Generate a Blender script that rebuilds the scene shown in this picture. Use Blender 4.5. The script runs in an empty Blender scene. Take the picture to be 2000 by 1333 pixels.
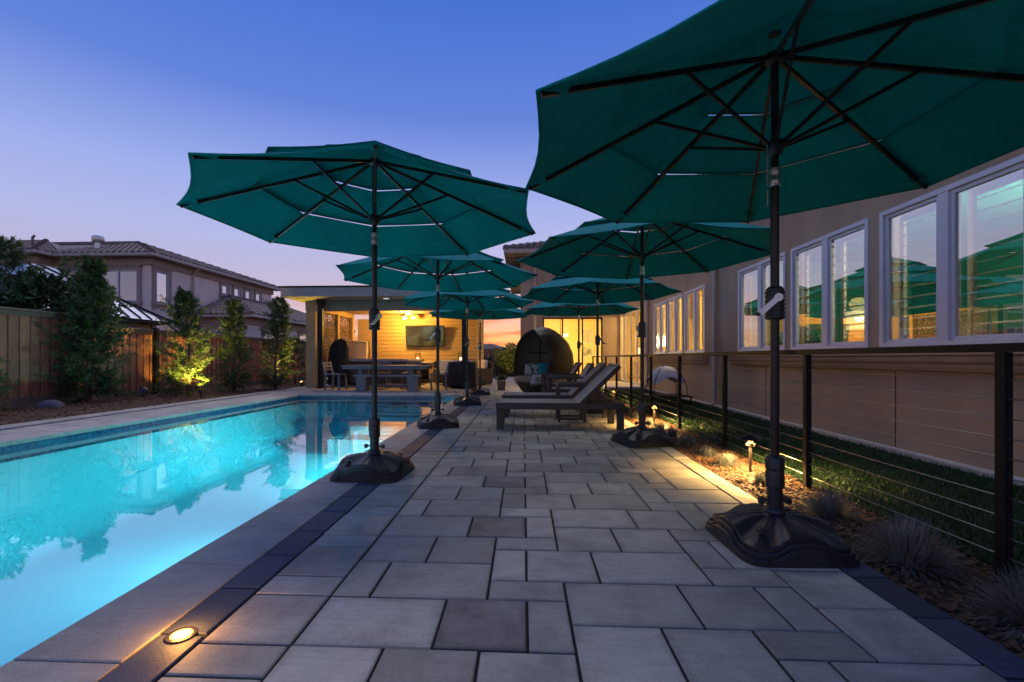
import bpy, bmesh, math, random
from mathutils import Vector, Matrix
R = math.radians
random.seed(7)
scene = bpy.context.scene
col = scene.collection

# ------------------------------------------------------------------ camera
cam_d = bpy.data.cameras.new('camera')
cam = bpy.data.objects.new('camera', cam_d)
col.objects.link(cam)
cam.location = (0, 0, 0.9)
cam.rotation_euler = (R(90), 0, R(2.6))
cam_d.sensor_width = 36
cam_d.lens = 16.0
cam_d.shift_x = 0.009
cam_d.shift_y = 0.0168
cam_d.clip_start = 0.05
cam_d.clip_end = 3000
scene.camera = cam

# ------------------------------------------------------------------ world, sun, exposure
def srgb(r, g, b):
    f = lambda c: (c/255/12.92) if c/255 <= 0.04045 else ((c/255+0.055)/1.055)**2.4
    return (f(r), f(g), f(b), 1)

SUN_AZ = R(-2.5)          # sunset direction, measured from +Y towards +X
SUN_EL = R(1.5)
world = bpy.data.worlds.new('World')
scene.world = world
world.use_nodes = True
wn, wl = world.node_tree.nodes, world.node_tree.links
wn.clear()
w_out = wn.new('ShaderNodeOutputWorld')
w_bg = wn.new('ShaderNodeBackground')
w_tc = wn.new('ShaderNodeTexCoord')
w_sep = wn.new('ShaderNodeSeparateXYZ')
wl.new(w_tc.outputs['Generated'], w_sep.inputs[0])
def ramp(nodes, stops, interp='LINEAR'):
    n = nodes.new('ShaderNodeValToRGB')
    cr = n.color_ramp
    cr.interpolation = interp
    cr.elements[0].position, cr.elements[0].color = stops[0]
    cr.elements[1].position, cr.elements[1].color = stops[-1]
    for p, c in stops[1:-1]:
        e = cr.elements.new(p); e.color = c
    return n
# dusk sky by elevation (sine of the elevation angle)
w_sky = ramp(wn, [(0.0, srgb(222, 192, 190)), (0.08, srgb(212, 192, 208)), (0.15, srgb(192, 183, 215)), (0.2, srgb(180, 181, 223)), (0.226, srgb(178, 184, 230)), (0.32, srgb(157, 174, 235)),
                  (0.46, srgb(96, 130, 218)), (0.62, srgb(66, 112, 209)), (1.0, srgb(52, 88, 178))])
wl.new(w_sep.outputs['Z'], w_sky.inputs[0])
# afterglow round the place where the sun went down
w_dot = wn.new('ShaderNodeVectorMath'); w_dot.operation = 'DOT_PRODUCT'
w_dot.inputs[1].default_value = (math.sin(SUN_AZ), math.cos(SUN_AZ), 0.0)
wl.new(w_tc.outputs['Generated'], w_dot.inputs[0])
w_az = wn.new('ShaderNodeMapRange'); w_az.inputs[1].default_value = 0.84; w_az.inputs[2].default_value = 1.0
w_az.interpolation_type = 'SMOOTHSTEP'
wl.new(w_dot.outputs['Value'], w_az.inputs[0])
w_el = wn.new('ShaderNodeMapRange'); w_el.inputs[1].default_value = 0.17; w_el.inputs[2].default_value = 0.02
w_el.interpolation_type = 'SMOOTHSTEP'
wl.new(w_sep.outputs['Z'], w_el.inputs[0])
w_mul = wn.new('ShaderNodeMath'); w_mul.operation = 'MULTIPLY'
wl.new(w_az.outputs[0], w_mul.inputs[0]); wl.new(w_el.outputs[0], w_mul.inputs[1])
w_glow = ramp(wn, [(0.0, srgb(255, 214, 118)), (0.03, srgb(255, 208, 122)), (0.05, srgb(252, 196, 132)), (0.075, srgb(246, 186, 150)), (0.12, srgb(234, 184, 172))])
wl.new(w_sep.outputs['Z'], w_glow.inputs[0])
w_mix = wn.new('ShaderNodeMixRGB'); wl.new(w_mul.outputs[0], w_mix.inputs[0])
wl.new(w_sky.outputs[0], w_mix.inputs[1]); wl.new(w_glow.outputs[0], w_mix.inputs[2])
# thin streaked clouds low in the sky
w_map = wn.new('ShaderNodeMapping'); w_map.inputs['Scale'].default_value = (5, 5, 34); w_map.inputs['Rotation'].default_value = (0, R(7), 0)
wl.new(w_tc.outputs['Generated'], w_map.inputs[0])
w_noi = wn.new('ShaderNodeTexNoise'); w_noi.inputs['Scale'].default_value = 1.6; w_noi.inputs['Detail'].default_value = 5
w_noi.inputs['Distortion'].default_value = 0.6
wl.new(w_map.outputs[0], w_noi.inputs[0])
w_nr = wn.new('ShaderNodeMapRange'); w_nr.inputs[1].default_value = 0.42; w_nr.inputs[2].default_value = 0.60
wl.new(w_noi.outputs['Fac'], w_nr.inputs[0])
w_m2 = wn.new('ShaderNodeMath'); w_m2.operation = 'MULTIPLY'; wl.new(w_nr.outputs[0], w_m2.inputs[0]); wl.new(w_mul.outputs[0], w_m2.inputs[1])
w_m3 = wn.new('ShaderNodeMath'); w_m3.operation = 'MULTIPLY'; w_m3.inputs[1].default_value = 1.0; wl.new(w_m2.outputs[0], w_m3.inputs[0])
w_cl = wn.new('ShaderNodeMixRGB'); w_cl.inputs[2].default_value = srgb(222, 128, 98)
wl.new(w_m3.outputs[0], w_cl.inputs[0]); wl.new(w_mix.outputs[0], w_cl.inputs[1])
# a low physical sky adds the last warm light along the horizon
w_nis = wn.new('ShaderNodeTexSky'); w_nis.sky_type = 'NISHITA'; w_nis.sun_disc = False
w_nis.sun_elevation = SUN_EL; w_nis.sun_rotation = SUN_AZ; w_nis.altitude = 50; w_nis.air_density = 1.2; w_nis.dust_density = 2.0
w_nm = wn.new('ShaderNodeVectorMath'); w_nm.operation = 'SCALE'; w_nm.inputs['Scale'].default_value = 0.012
wl.new(w_nis.outputs[0], w_nm.inputs[0])
w_add = wn.new('ShaderNodeVectorMath'); w_add.operation = 'ADD'
wl.new(w_cl.outputs[0], w_add.inputs[0]); wl.new(w_nm.outputs[0], w_add.inputs[1])
wl.new(w_add.outputs[0], w_bg.inputs[0])
w_bg.inputs[1].default_value = 1.0
wl.new(w_bg.outputs[0], w_out.inputs[0])

sun_d = bpy.data.lights.new('sun', 'SUN')
sun_d.energy = 1.35; sun_d.angle = R(45); sun_d.color = (1.0, 0.90, 0.82)   # broad afterglow, no hard shadows
sun = bpy.data.objects.new('sun', sun_d); col.objects.link(sun)
sd = Vector((math.sin(R(-10))*math.cos(R(60)), math.cos(R(-10))*math.cos(R(60)), math.sin(R(60))))
sun.rotation_euler = (-sd).to_track_quat('-Z', 'Y').to_euler()
sun.location = (0, 60, 20)

scene.view_settings.view_transform = 'Standard'
scene.view_settings.look = 'None'
scene.view_settings.exposure = 0.0
scene.view_settings.gamma = 1.0
scene.view_settings.use_curve_mapping = False
scene.render.engine = 'CYCLES'
cy = scene.cycles
cy.use_denoising = True
cy.denoiser = 'OPENIMAGEDENOISE'
cy.max_bounces = 7
cy.diffuse_bounces = 3
cy.glossy_bounces = 4
cy.transparent_max_bounces = 12
cy.transmission_bounces = 4
cy.sample_clamp_indirect = 4.0
cy.sample_clamp_direct = 0.0
cy.caustics_reflective = False
cy.caustics_refractive = False

# ------------------------------------------------------------------ helpers
OFF = {}
def tag(o, label=None, cat=None, group=None, kind=None):
    if label: o['label'] = label
    if cat: o['category'] = cat
    if group: o['group'] = group
    if kind: o['kind'] = kind
    return o

def thing(name, label, cat, loc=(0, 0, 0), group=None, local=False):
    o = bpy.data.objects.new(name, None)
    o.empty_display_size = 0.1
    col.objects.link(o)
    o.location = loc
    OFF[o.name] = Vector((0, 0, 0)) if local else Vector(loc)
    return tag(o, label, cat, group)

class MB:
    def __init__(s):
        s.v = []; s.f = []
    def box(s, x0, x1, y0, y1, z0, z1):
        n = len(s.v)
        s.v += [(x0,y0,z0),(x1,y0,z0),(x1,y1,z0),(x0,y1,z0),(x0,y0,z1),(x1,y0,z1),(x1,y1,z1),(x0,y1,z1)]
        s.f += [(n,n+3,n+2,n+1),(n+4,n+5,n+6,n+7),(n,n+1,n+5,n+4),(n+1,n+2,n+6,n+5),(n+2,n+3,n+7,n+6),(n+3,n,n+4,n+7)]
        return s
    def quad(s, *p):
        n = len(s.v); s.v += [tuple(q) for q in p]; s.f.append(tuple(range(n, n+len(p)))); return s
    def bar(s, a, b, w, h, up=(0,0,1)):
        """box along a-b, w across, h in the up direction"""
        a, b = Vector(a), Vector(b); d = (b-a).normalized(); up = Vector(up)
        x = d.cross(up)
        if x.length < 1e-4: x = d.cross(Vector((1,0,0)))
        x.normalize(); y = x.cross(d).normalized()
        n = len(s.v)
        for p in (a, b):
            for sx, sy in ((-1,-1),(1,-1),(1,1),(-1,1)):
                s.v.append(tuple(p + x*sx*w/2 + y*sy*h/2))
        s.f += [(n+3,n+2,n+1,n),(n+4,n+5,n+6,n+7)] + [(n+i, n+(i+1)%4, n+4+(i+1)%4, n+4+i) for i in range(4)]
        return s
    def tube(s, pts, r, n=10, cap=True):
        pts = [Vector(p) for p in pts]
        rs = r if isinstance(r, (list, tuple)) else [r]*len(pts)
        base = len(s.v); prev = None
        for i, p in enumerate(pts):
            d = (pts[min(i+1, len(pts)-1)] - pts[max(i-1, 0)]).normalized()
            if prev is None:
                a = d.orthogonal().normalized()
            else:
                a = (prev - d*prev.dot(d)).normalized()
            prev = a; b = d.cross(a)
            for k in range(n):
                t = 2*math.pi*k/n
                s.v.append(tuple(p + a*math.cos(t)*rs[i] + b*math.sin(t)*rs[i]))
        for i in range(len(pts)-1):
            for k in range(n):
                k2 = (k+1) % n
                s.f.append((base+i*n+k, base+i*n+k2, base+(i+1)*n+k2, base+(i+1)*n+k))
        if cap:
            s.f.append(tuple(base+k for k in reversed(range(n))))
            s.f.append(tuple(base+(len(pts)-1)*n+k for k in range(n)))
        return s
    def lathe(s, prof, c=(0,0,0), n=20, sx=1, sy=1):
        base = len(s.v)
        for r, z in prof:
            for k in range(n):
                t = 2*math.pi*k/n
                s.v.append((c[0]+r*math.cos(t)*sx, c[1]+r*math.sin(t)*sy, c[2]+z))
        for i in range(len(prof)-1):
            for k in range(n):
                k2 = (k+1) % n
                s.f.append((base+i*n+k, base+i*n+k2, base+(i+1)*n+k2, base+(i+1)*n+k))
        s.f.append(tuple(base+k for k in reversed(range(n))))
        s.f.append(tuple(base+(len(prof)-1)*n+k for k in range(n)))
        return s
    def grid(s, fn, nu, nv):
        """fn(u,v) in 0..1 -> point"""
        b = len(s.v)
        for j in range(nv+1):
            for i in range(nu+1):
                s.v.append(tuple(fn(i/nu, j/nv)))
        for j in range(nv):
            for i in range(nu):
                a = b+j*(nu+1)+i
                s.f.append((a, a+1, a+nu+2, a+nu+1))
        return s
    def prism(s, poly, axis, a, b):
        """poly of 2D points extruded along an axis ('x','y','z') from a to b"""
        n = len(s.v); m = len(poly)
        for t in (a, b):
            for p, q in poly:
                s.v.append({'x': (t,p,q), 'y': (p,t,q), 'z': (p,q,t)}[axis])
        s.f.append(tuple(n+i for i in reversed(range(m)))); s.f.append(tuple(n+m+i for i in range(m)))
        for i in range(m):
            j = (i+1) % m
            s.f.append((n+i, n+j, n+m+j, n+m+i))
        return s
    def mesh(s, name, smooth=False, bevel=0, off=None, fix=True):
        me = bpy.data.meshes.new(name)
        vs = s.v if off is None else [(x-off[0], y-off[1], z-off[2]) for x, y, z in s.v]
        me.from_pydata(vs, [], s.f)
        if bevel or fix:
            bm = bmesh.new(); bm.from_mesh(me)
            if fix: bmesh.ops.recalc_face_normals(bm, faces=bm.faces)
            if bevel:
                es = [e for e in bm.edges if len(e.link_faces) == 2 and e.calc_face_angle(0) > 0.6]
                bmesh.ops.bevel(bm, geom=es, offset=bevel, segments=1, affect='EDGES', clamp_overlap=True)
            bm.to_mesh(me); bm.free()
        if smooth:
            me.shade_smooth()
            if smooth is not True: me.set_sharp_from_angle(angle=R(smooth))
        return me
    def build(s, name, mat, parent=None, smooth=False, bevel=0, label=None, kind=None, fix=True):
        off = OFF[parent.name] if parent is not None else None
        me = s.mesh(name, smooth, bevel, off, fix)
        me.materials.append(mat)
        return place(name, me, parent, label=label, kind=kind)

def place(name, me, parent=None, loc=(0,0,0), rot=(0,0,0), label=None, kind=None, mat=None):
    o = bpy.data.objects.new(name, me)
    col.objects.link(o)
    o.location = loc; o.rotation_euler = rot
    if parent is not None:
        o.parent = parent
        OFF[o.name] = OFF[parent.name]
    else:
        OFF[o.name] = Vector((0,0,0))
    if label: o['label'] = label
    if kind: o['kind'] = kind
    if mat is not None:
        o.material_slots[0].link = 'OBJECT'; o.material_slots[0].material = mat
    return o

CH = {}
def copy_tree(o, parent=None):
    c = o.copy(); col.objects.link(c)
    OFF[c.name] = Vector((0,0,0))
    if parent is not None: c.parent = parent
    for ch in kids[o.name]:
        copy_tree(ch, c)
    return c
kids = {}
def index_kids():
    kids.clear()
    for o in scene.objects: kids.setdefault(o.name, [])
    for o in scene.objects:
        if o.parent is not None: kids[o.parent.name].append(o)
def repeat(proto, spots):
    """spots: list of (loc, rz, label); the first one moves the prototype itself"""
    index_kids(); out = []
    src = proto
    for i, (loc, rz, label) in enumerate(spots):
        o = proto if i == 0 else copy_tree(src)
        o.location = loc; o.rotation_euler = (0, 0, rz); o['label'] = label
        out.append(o)
        if i == 0:
            pass
    return out

def lamp(name, kind, loc, energy, color, radius=0.05, parent=None, rot=None, spot=None, size=None, size_y=None, blend=0.5):
    d = bpy.data.lights.new(name, kind)
    d.energy = energy; d.color = color
    if kind in ('POINT', 'SPOT'): d.shadow_soft_size = radius
    if kind == 'SPOT': d.spot_size = R(spot); d.spot_blend = blend
    if kind == 'AREA':
        d.shape = 'RECTANGLE'; d.size = size; d.size_y = size_y
    o = bpy.data.objects.new(name, d); col.objects.link(o)
    if parent is not None:
        o.parent = parent; o.location = Vector(loc) - OFF[parent.name]
    else: o.location = loc
    if rot is not None: o.rotation_euler = rot
    return o
def aim(o, d):
    o.rotation_euler = Vector(d).to_track_quat('-Z', 'Y').to_euler()

# ------------------------------------------------------------------ materials
def new_mat(name):
    m = bpy.data.materials.new(name); m.use_nodes = True
    return m, m.node_tree.nodes, m.node_tree.links, m.node_tree.nodes['Principled BSDF']

def pm(name, c, rough=0.6, var=0.12, vs=6.0, bump=0.15, bs=60.0, metal=0.0, rnd=0.0, spec=0.5, c2=None, stretch=(1,1,1), bd=0.01, detail=4):
    """procedural surface: large tone variation, fine relief, optional per-piece tone"""
    m, n, l, p = new_mat(name)
    c = tuple(c)[:3]
    geo = n.new('ShaderNodeNewGeometry')
    mp = n.new('ShaderNodeMapping'); mp.inputs['Scale'].default_value = stretch
    l.new(geo.outputs['Position'], mp.inputs[0])
    no = n.new('ShaderNodeTexNoise'); no.inputs['Scale'].default_value = vs; no.inputs['Detail'].default_value = detail
    l.new(mp.outputs[0], no.inputs['Vector'])
    lo = tuple(max(0, x*(1-2*var)) for x in c) if c2 is None else tuple(c2)[:3]
    hi = tuple(min(1, x*(1+2*var)) for x in c) if c2 is None else c
    rp = ramp(n, [(0.25, lo+(1,)), (0.75, hi+(1,))])
    l.new(no.outputs['Fac'], rp.inputs[0])
    out = rp.outputs[0]
    if rnd:
        oi = n.new('ShaderNodeObjectInfo')
        mr = n.new('ShaderNodeMapRange'); mr.inputs[3].default_value = 1-rnd; mr.inputs[4].default_value = 1+rnd
        l.new(oi.outputs['Random'], mr.inputs[0])
        vm = n.new('ShaderNodeVectorMath'); vm.operation = 'SCALE'
        l.new(out, vm.inputs[0]); l.new(mr.outputs[0], vm.inputs['Scale'])
        out = vm.outputs[0]
    l.new(out, p.inputs['Base Color'])
    p.inputs['Roughness'].default_value = rough
    p.inputs['Metallic'].default_value = metal
    p.inputs['Specular IOR Level'].default_value = spec
    if bump:
        n2 = n.new('ShaderNodeTexNoise'); n2.inputs['Scale'].default_value = bs; n2.inputs['Detail'].default_value = 3
        l.new(mp.outputs[0], n2.inputs['Vector'])
        b = n.new('ShaderNodeBump'); b.inputs['Strength'].default_value = bump; b.inputs['Distance'].default_value = bd
        l.new(n2.outputs['Fac'], b.inputs['Height']); l.new(b.outputs[0], p.inputs['Normal'])
        rr = n.new('ShaderNodeMapRange'); rr.inputs[3].default_value = max(0.02, rough-0.1); rr.inputs[4].default_value = min(1, rough+0.1)
        l.new(no.outputs['Fac'], rr.inputs[0]); l.new(rr.outputs[0], p.inputs['Roughness'])
    return m

def emit(name, c, strength):
    m, n, l, p = new_mat(name)
    p.inputs['Base Color'].default_value = tuple(c)[:3]+(1,)
    p.inputs['Emission Color'].default_value = tuple(c)[:3]+(1,)
    p.inputs['Emission Strength'].default_value = strength
    return m

def leafy(name, c, c2, trans=0.35):
    m, n, l, p = new_mat(name)
    geo = n.new('ShaderNodeNewGeometry')
    no = n.new('ShaderNodeTexNoise'); no.inputs['Scale'].default_value = 9; no.inputs['Detail'].default_value = 3
    l.new(geo.outputs['Position'], no.inputs['Vector'])
    rp = ramp(n, [(0.3, tuple(c)[:3]+(1,)), (0.72, tuple(c2)[:3]+(1,))])
    l.new(no.outputs['Fac'], rp.inputs[0]); l.new(rp.outputs[0], p.inputs['Base Color'])
    p.inputs['Roughness'].default_value = 0.5
    t = n.new('ShaderNodeBsdfTranslucent'); l.new(rp.outputs[0], t.inputs[0])
    mx = n.new('ShaderNodeMixShader'); mx.inputs[0].default_value = trans
    l.new(p.outputs[0], mx.inputs[1]); l.new(t.outputs[0], mx.inputs[2])
    l.new(mx.outputs[0], n['Material Output'].inputs[0])
    return m

def paver_mat(name, c, warm, var, stain, edge=0.45):
    m, n, l, p = new_mat(name)
    geo = n.new('ShaderNodeNewGeometry'); oi = n.new('ShaderNodeObjectInfo'); tc = n.new('ShaderNodeTexCoord')
    # every slab gets its own piece of the pattern
    off = n.new('ShaderNodeVectorMath'); off.operation = 'SCALE'; off.inputs[0].default_value = (37.0, 91.0, 13.0); l.new(oi.outputs['Random'], off.inputs['Scale'])
    ad = n.new('ShaderNodeVectorMath'); ad.operation = 'ADD'; l.new(geo.outputs['Position'], ad.inputs[0]); l.new(off.outputs[0], ad.inputs[1])
    pos = ad.outputs[0]
    def noise(scale, detail, rough=0.5, vec=None, dist=0.0):
        q = n.new('ShaderNodeTexNoise'); q.inputs['Scale'].default_value = scale; q.inputs['Detail'].default_value = detail; q.inputs['Roughness'].default_value = rough; q.inputs['Distortion'].default_value = dist
        l.new(vec if vec is not None else pos, q.inputs['Vector']); return q.outputs['Fac']
    def mul(a, b, f=1.0):
        q = n.new('ShaderNodeMixRGB'); q.blend_type = 'MULTIPLY'; q.inputs[0].default_value = f; l.new(a, q.inputs[1]); l.new(b, q.inputs[2]); return q.outputs[0]
    n1 = noise(4.0, 6, 0.62, dist=0.4)
    r1 = ramp(n, [(0.28, tuple(x*(1-var*1.6) for x in c)+(1,)), (0.5, tuple(c)+(1,)), (0.74, tuple(x*(1+var*1.3) for x in c)+(1,))]); l.new(n1, r1.inputs[0])
    n2 = noise(150, 4, 0.7)
    r2 = ramp(n, [(0.30, (0.50, 0.50, 0.50, 1)), (0.47, (0.95, 0.95, 0.95, 1)), (0.72, (1.12, 1.12, 1.12, 1))]); l.new(n2, r2.inputs[0])
    out = mul(r1.outputs[0], r2.outputs[0], 0.6)
    # brushed streaks across the slab
    mp = n.new('ShaderNodeMapping'); mp.inputs['Scale'].default_value = (6, 70, 6); l.new(pos, mp.inputs[0])
    r4 = ramp(n, [(0.3, (0.84, 0.84, 0.84, 1)), (0.7, (1.08, 1.08, 1.08, 1))]); l.new(noise(1.0, 3, 0.5, mp.outputs[0]), r4.inputs[0])
    out = mul(out, r4.outputs[0], 0.7)
    # per-slab tone and warmth
    rp = ramp(n, [(0.0, (0.60, 0.59, 0.57, 1)), (0.14, (0.84, 0.84, 0.83, 1)), (0.55, (1.0, 1.0, 0.99, 1)), (0.85, (1.12, 1.11, 1.09, 1)), (1.0, tuple(warm)+(1,))])
    l.new(oi.outputs['Random'], rp.inputs[0]); out = mul(out, rp.outputs[0])
    # grime: clouds over neighbouring slabs plus dirt creeping in from the joints
    n3 = noise(1.3, 7, 0.68, geo.outputs['Position'])
    r3 = n.new('ShaderNodeMapRange'); r3.inputs[1].default_value = 0.50; r3.inputs[2].default_value = 0.70; l.new(n3, r3.inputs[0])
    ms = n.new('ShaderNodeMath'); ms.operation = 'MULTIPLY'; ms.inputs[1].default_value = stain; l.new(r3.outputs[0], ms.inputs[0])
    ctr = n.new('ShaderNodeVectorMath'); ctr.operation = 'SUBTRACT'; ctr.inputs[1].default_value = (0.5, 0.5, 0.5); l.new(tc.outputs['Generated'], ctr.inputs[0])
    av = n.new('ShaderNodeVectorMath'); av.operation = 'ABSOLUTE'; l.new(ctr.outputs[0], av.inputs[0])
    sx = n.new('ShaderNodeSeparateXYZ'); l.new(av.outputs[0], sx.inputs[0])
    mxx = n.new('ShaderNodeMath'); mxx.operation = 'MAXIMUM'; l.new(sx.outputs[0], mxx.inputs[0]); l.new(sx.outputs[1], mxx.inputs[1])
    ns = n.new('ShaderNodeMath'); ns.operation = 'MULTIPLY_ADD'; ns.inputs[1].default_value = 0.30; l.new(noise(7, 5, 0.65), ns.inputs[0]); l.new(mxx.outputs[0], ns.inputs[2])
    er = n.new('ShaderNodeMapRange'); er.inputs[1].default_value = 0.56; er.inputs[2].default_value = 0.72; l.new(ns.outputs[0], er.inputs[0])
    em = n.new('ShaderNodeMath'); em.operation = 'MULTIPLY'; em.inputs[1].default_value = edge; l.new(er.outputs[0], em.inputs[0])
    mm = n.new('ShaderNodeMath'); mm.operation = 'MAXIMUM'; l.new(ms.outputs[0], mm.inputs[0]); l.new(em.outputs[0], mm.inputs[1])
    m3 = n.new('ShaderNodeMixRGB'); m3.inputs[2].default_value = tuple(x*0.42 for x in c)+(1,)
    l.new(mm.outputs[0], m3.inputs[0]); l.new(out, m3.inputs[1])
    l.new(m3.outputs[0], p.inputs['Base Color'])
    rr = n.new('ShaderNodeMapRange'); rr.inputs[3].default_value = 0.45; rr.inputs[4].default_value = 0.85
    l.new(n1, rr.inputs[0]); l.new(rr.outputs[0], p.inputs['Roughness'])
    p.inputs['Specular IOR Level'].default_value = 0.3
    hm = n.new('ShaderNodeMath'); hm.operation = 'ADD'; l.new(n1, hm.inputs[0]); l.new(n2, hm.inputs[1])
    b = n.new('ShaderNodeBump'); b.inputs['Strength'].default_value = 0.5; b.inputs['Distance'].default_value = 0.004
    l.new(hm.outputs[0], b.inputs['Height']); l.new(b.outputs[0], p.inputs['Normal'])
    return m

M = {}
M['paver'] = paver_mat('paver_concrete', (0.49, 0.455, 0.365), (0.74, 0.73, 0.69), 0.2, 0.8, 0.6)
M['paver_dark'] = paver_mat('paver_stained', (0.29, 0.265, 0.225), (1.0, 0.98, 0.95), 0.34, 0.6, 1.0)
M['coping'] = paver_mat('coping_concrete', (0.44, 0.41, 0.35), (0.95, 0.93, 0.92), 0.14, 0.7, 0.25)
M['charcoal'] = paver_mat('charcoal_paver', (0.072, 0.084, 0.115), (1.1, 1.1, 1.12), 0.14, 0.3, 0.2)
M['sand'] = pm('joint_sand', (0.022, 0.021, 0.021), 0.95, bump=0.4, bs=300, bd=0.003)
M['soil'] = pm('soil', (0.05, 0.04, 0.03), 0.95, bump=0.5, bs=30)
M['mulch'] = pm('bark_mulch', (0.13, 0.065, 0.032), 0.9, c2=(0.03, 0.016, 0.01), vs=90, bump=0.8, bs=120, bd=0.02)
M['chip'] = pm('bark_chip', (0.24, 0.12, 0.055), 0.85, c2=(0.05, 0.024, 0.013), vs=40, bump=0.3, bs=200)
M['turf_base'] = pm('turf_base', (0.006, 0.016, 0.006), 0.9, bump=0.5, bs=150)
M['blade'] = leafy('turf_blade', (0.011, 0.044, 0.009), (0.026, 0.085, 0.017), 0.2)
M['fescue'] = leafy('fescue_blade', (0.10, 0.11, 0.10), (0.28, 0.29, 0.25), 0.2)
M['leaf_a'] = leafy('podocarpus_leaf', (0.022, 0.045, 0.013), (0.095, 0.145, 0.04), 0.3)
M['leaf_b'] = leafy('laurel_leaf', (0.016, 0.035, 0.013), (0.05, 0.085, 0.03), 0.2)
M['leaf_c'] = leafy('hedge_leaf', (0.05, 0.07, 0.02), (0.13, 0.15, 0.05), 0.3)
M['bark'] = pm('bark', (0.09, 0.065, 0.045), 0.9, bump=0.6, bs=40)
M['stucco_n'] = pm('stucco_neighbour', (0.80, 0.64, 0.53), 0.9, var=0.05, vs=1.5, bump=0.4, bs=70)
M['stucco'] = pm('stucco_house', (0.38, 0.265, 0.175), 0.9, var=0.11, vs=1.6, stretch=(1, 1, 0.45), bump=0.35, bs=90, bd=0.008, detail=7)
M['trim_brown'] = pm('trim_brown', (0.34, 0.25, 0.20), 0.75, var=0.06, bump=0.1)
M['trim_tan'] = pm('trim_tan', (0.46, 0.37, 0.30), 0.7, var=0.06, bump=0.1)
M['tile'] = pm('roof_tile', (0.17, 0.12, 0.105), 0.75, var=0.2, vs=4, bump=0.3, bs=40, rnd=0.22)
M['cedar'] = pm('cedar_board', (0.52, 0.205, 0.105), 0.8, c2=(0.22, 0.085, 0.045), vs=9, stretch=(1, 6, 0.7), bump=0.35, bs=24, rnd=0.2)
M['cedar_dark'] = pm('cedar_rail', (0.20, 0.14, 0.10), 0.8, c2=(0.11, 0.075, 0.055), vs=9, stretch=(1, 1, 6), bump=0.3, bs=24, rnd=0.15)
M['metal_roof'] = pm('standing_seam_metal', (0.42, 0.44, 0.50), 0.35, metal=0.6, var=0.05, bump=0.05)
M['black_metal'] = pm('black_metal', (0.007, 0.0065, 0.0065), 0.5, var=0.2, bump=0.05, bs=150, spec=0.25)
M['bronze'] = pm('bronze_pole', (0.028, 0.021, 0.018), 0.38, var=0.15, bump=0.04, bs=120, metal=0.4)
M['plastic'] = pm('black_plastic', (0.018, 0.018, 0.019), 0.42, var=0.2, vs=14, bump=0.25, bs=220, bd=0.002)
M['cable'] = pm('steel_cable', (0.30, 0.30, 0.30), 0.3, metal=0.9, var=0.05, bump=0.0)
M['steel'] = pm('brushed_steel', (0.45, 0.45, 0.45), 0.3, metal=0.9, var=0.05, bump=0.05)
M['vinyl'] = pm('vinyl_frame', (0.62, 0.58, 0.60), 0.5, var=0.03, bump=0.05)
M['cream'] = pm('cream_shutter', (0.62, 0.55, 0.42), 0.6, var=0.04, bump=0.05)
M['wood_wall'] = pm('siding_painted', (0.42, 0.29, 0.13), 0.7, var=0.06, vs=5, stretch=(0.6, 1, 5), bump=0.2, bs=30, rnd=0.06)
M['post_tan'] = pm('post_painted', (0.44, 0.31, 0.17), 0.75, var=0.06, bump=0.25, bs=50)
M['soffit'] = pm('soffit_stucco', (0.32, 0.28, 0.25), 0.85, var=0.06, bump=0.35, bs=60)
M['slat'] = pm('slat_wood', (0.16, 0.105, 0.065), 0.75, var=0.15, bump=0.2, rnd=0.12)
M['grey_wood'] = pm('grey_furniture', (0.19, 0.175, 0.165), 0.6, var=0.12, vs=10, stretch=(1, 5, 5), bump=0.15, bs=40)
M['brown_frame'] = pm('lounger_frame', (0.06, 0.05, 0.045), 0.55, var=0.15, vs=12, bump=0.3, bs=110, bd=0.004)
M['sling'] = pm('sling_fabric', (0.24, 0.225, 0.225), 0.7, var=0.06, bump=0.3, bs=260, bd=0.002)
M['wicker'] = None
M['cush_tan'] = pm('cushion_tan', (0.34, 0.24, 0.18), 0.9, var=0.08, bump=0.2, bs=120)
M['cush_teal'] = pm('cushion_teal', (0.02, 0.30, 0.34), 0.85, var=0.06, bump=0.2, bs=120)
M['white_cloth'] = pm('white_cloth', (0.62, 0.60, 0.57), 0.9, var=0.05, bump=0.3, bs=120)
M['beige_panel'] = pm('beige_vinyl', (0.62, 0.52, 0.42), 0.6, var=0.04, bump=0.1)
M['tub_cover'] = pm('tub_cover_vinyl', (0.36, 0.34, 0.38), 0.5, var=0.06, bump=0.1)
M['tub_side'] = pm('tub_cabinet', (0.11, 0.07, 0.045), 0.6, var=0.15, stretch=(6, 6, 1), bump=0.2)
M['black_cloth'] = pm('black_cover', (0.012, 0.012, 0.014), 0.85, var=0.2, bump=0.5, bs=20, bd=0.03)
M['room_yellow'] = pm('room_paint_cream', (0.72, 0.56, 0.26), 0.9, var=0.02, bump=0)
M['room_reflect_teal'] = pm('room_reflection_green', (0.02, 0.23, 0.16), 0.9, var=0.04, bump=0)  # wall colour standing in for the teal reflection in the panes
M['room_floor'] = pm('room_floor', (0.30, 0.20, 0.11), 0.5, var=0.1, bump=0)
M['lampshade'] = emit('lampshade_lit', (1.0, 0.80, 0.42), 2.2)
M['bulb'] = emit('bulb_lit', (1.0, 0.66, 0.26), 8)
M['lens'] = emit('lens_lit', (1.0, 0.55, 0.13), 4.5)
M['glow_lens'] = emit('path_lens_lit', (1.0, 0.55, 0.14), 1.3)
M['pool_lens'] = emit('pool_lens_lit', (0.75, 0.95, 1.0), 4)
M['plaster'] = pm('pool_plaster', (0.66, 0.80, 0.84), 0.6, var=0.015, vs=2.5, bump=0.1, bs=30)
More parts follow.
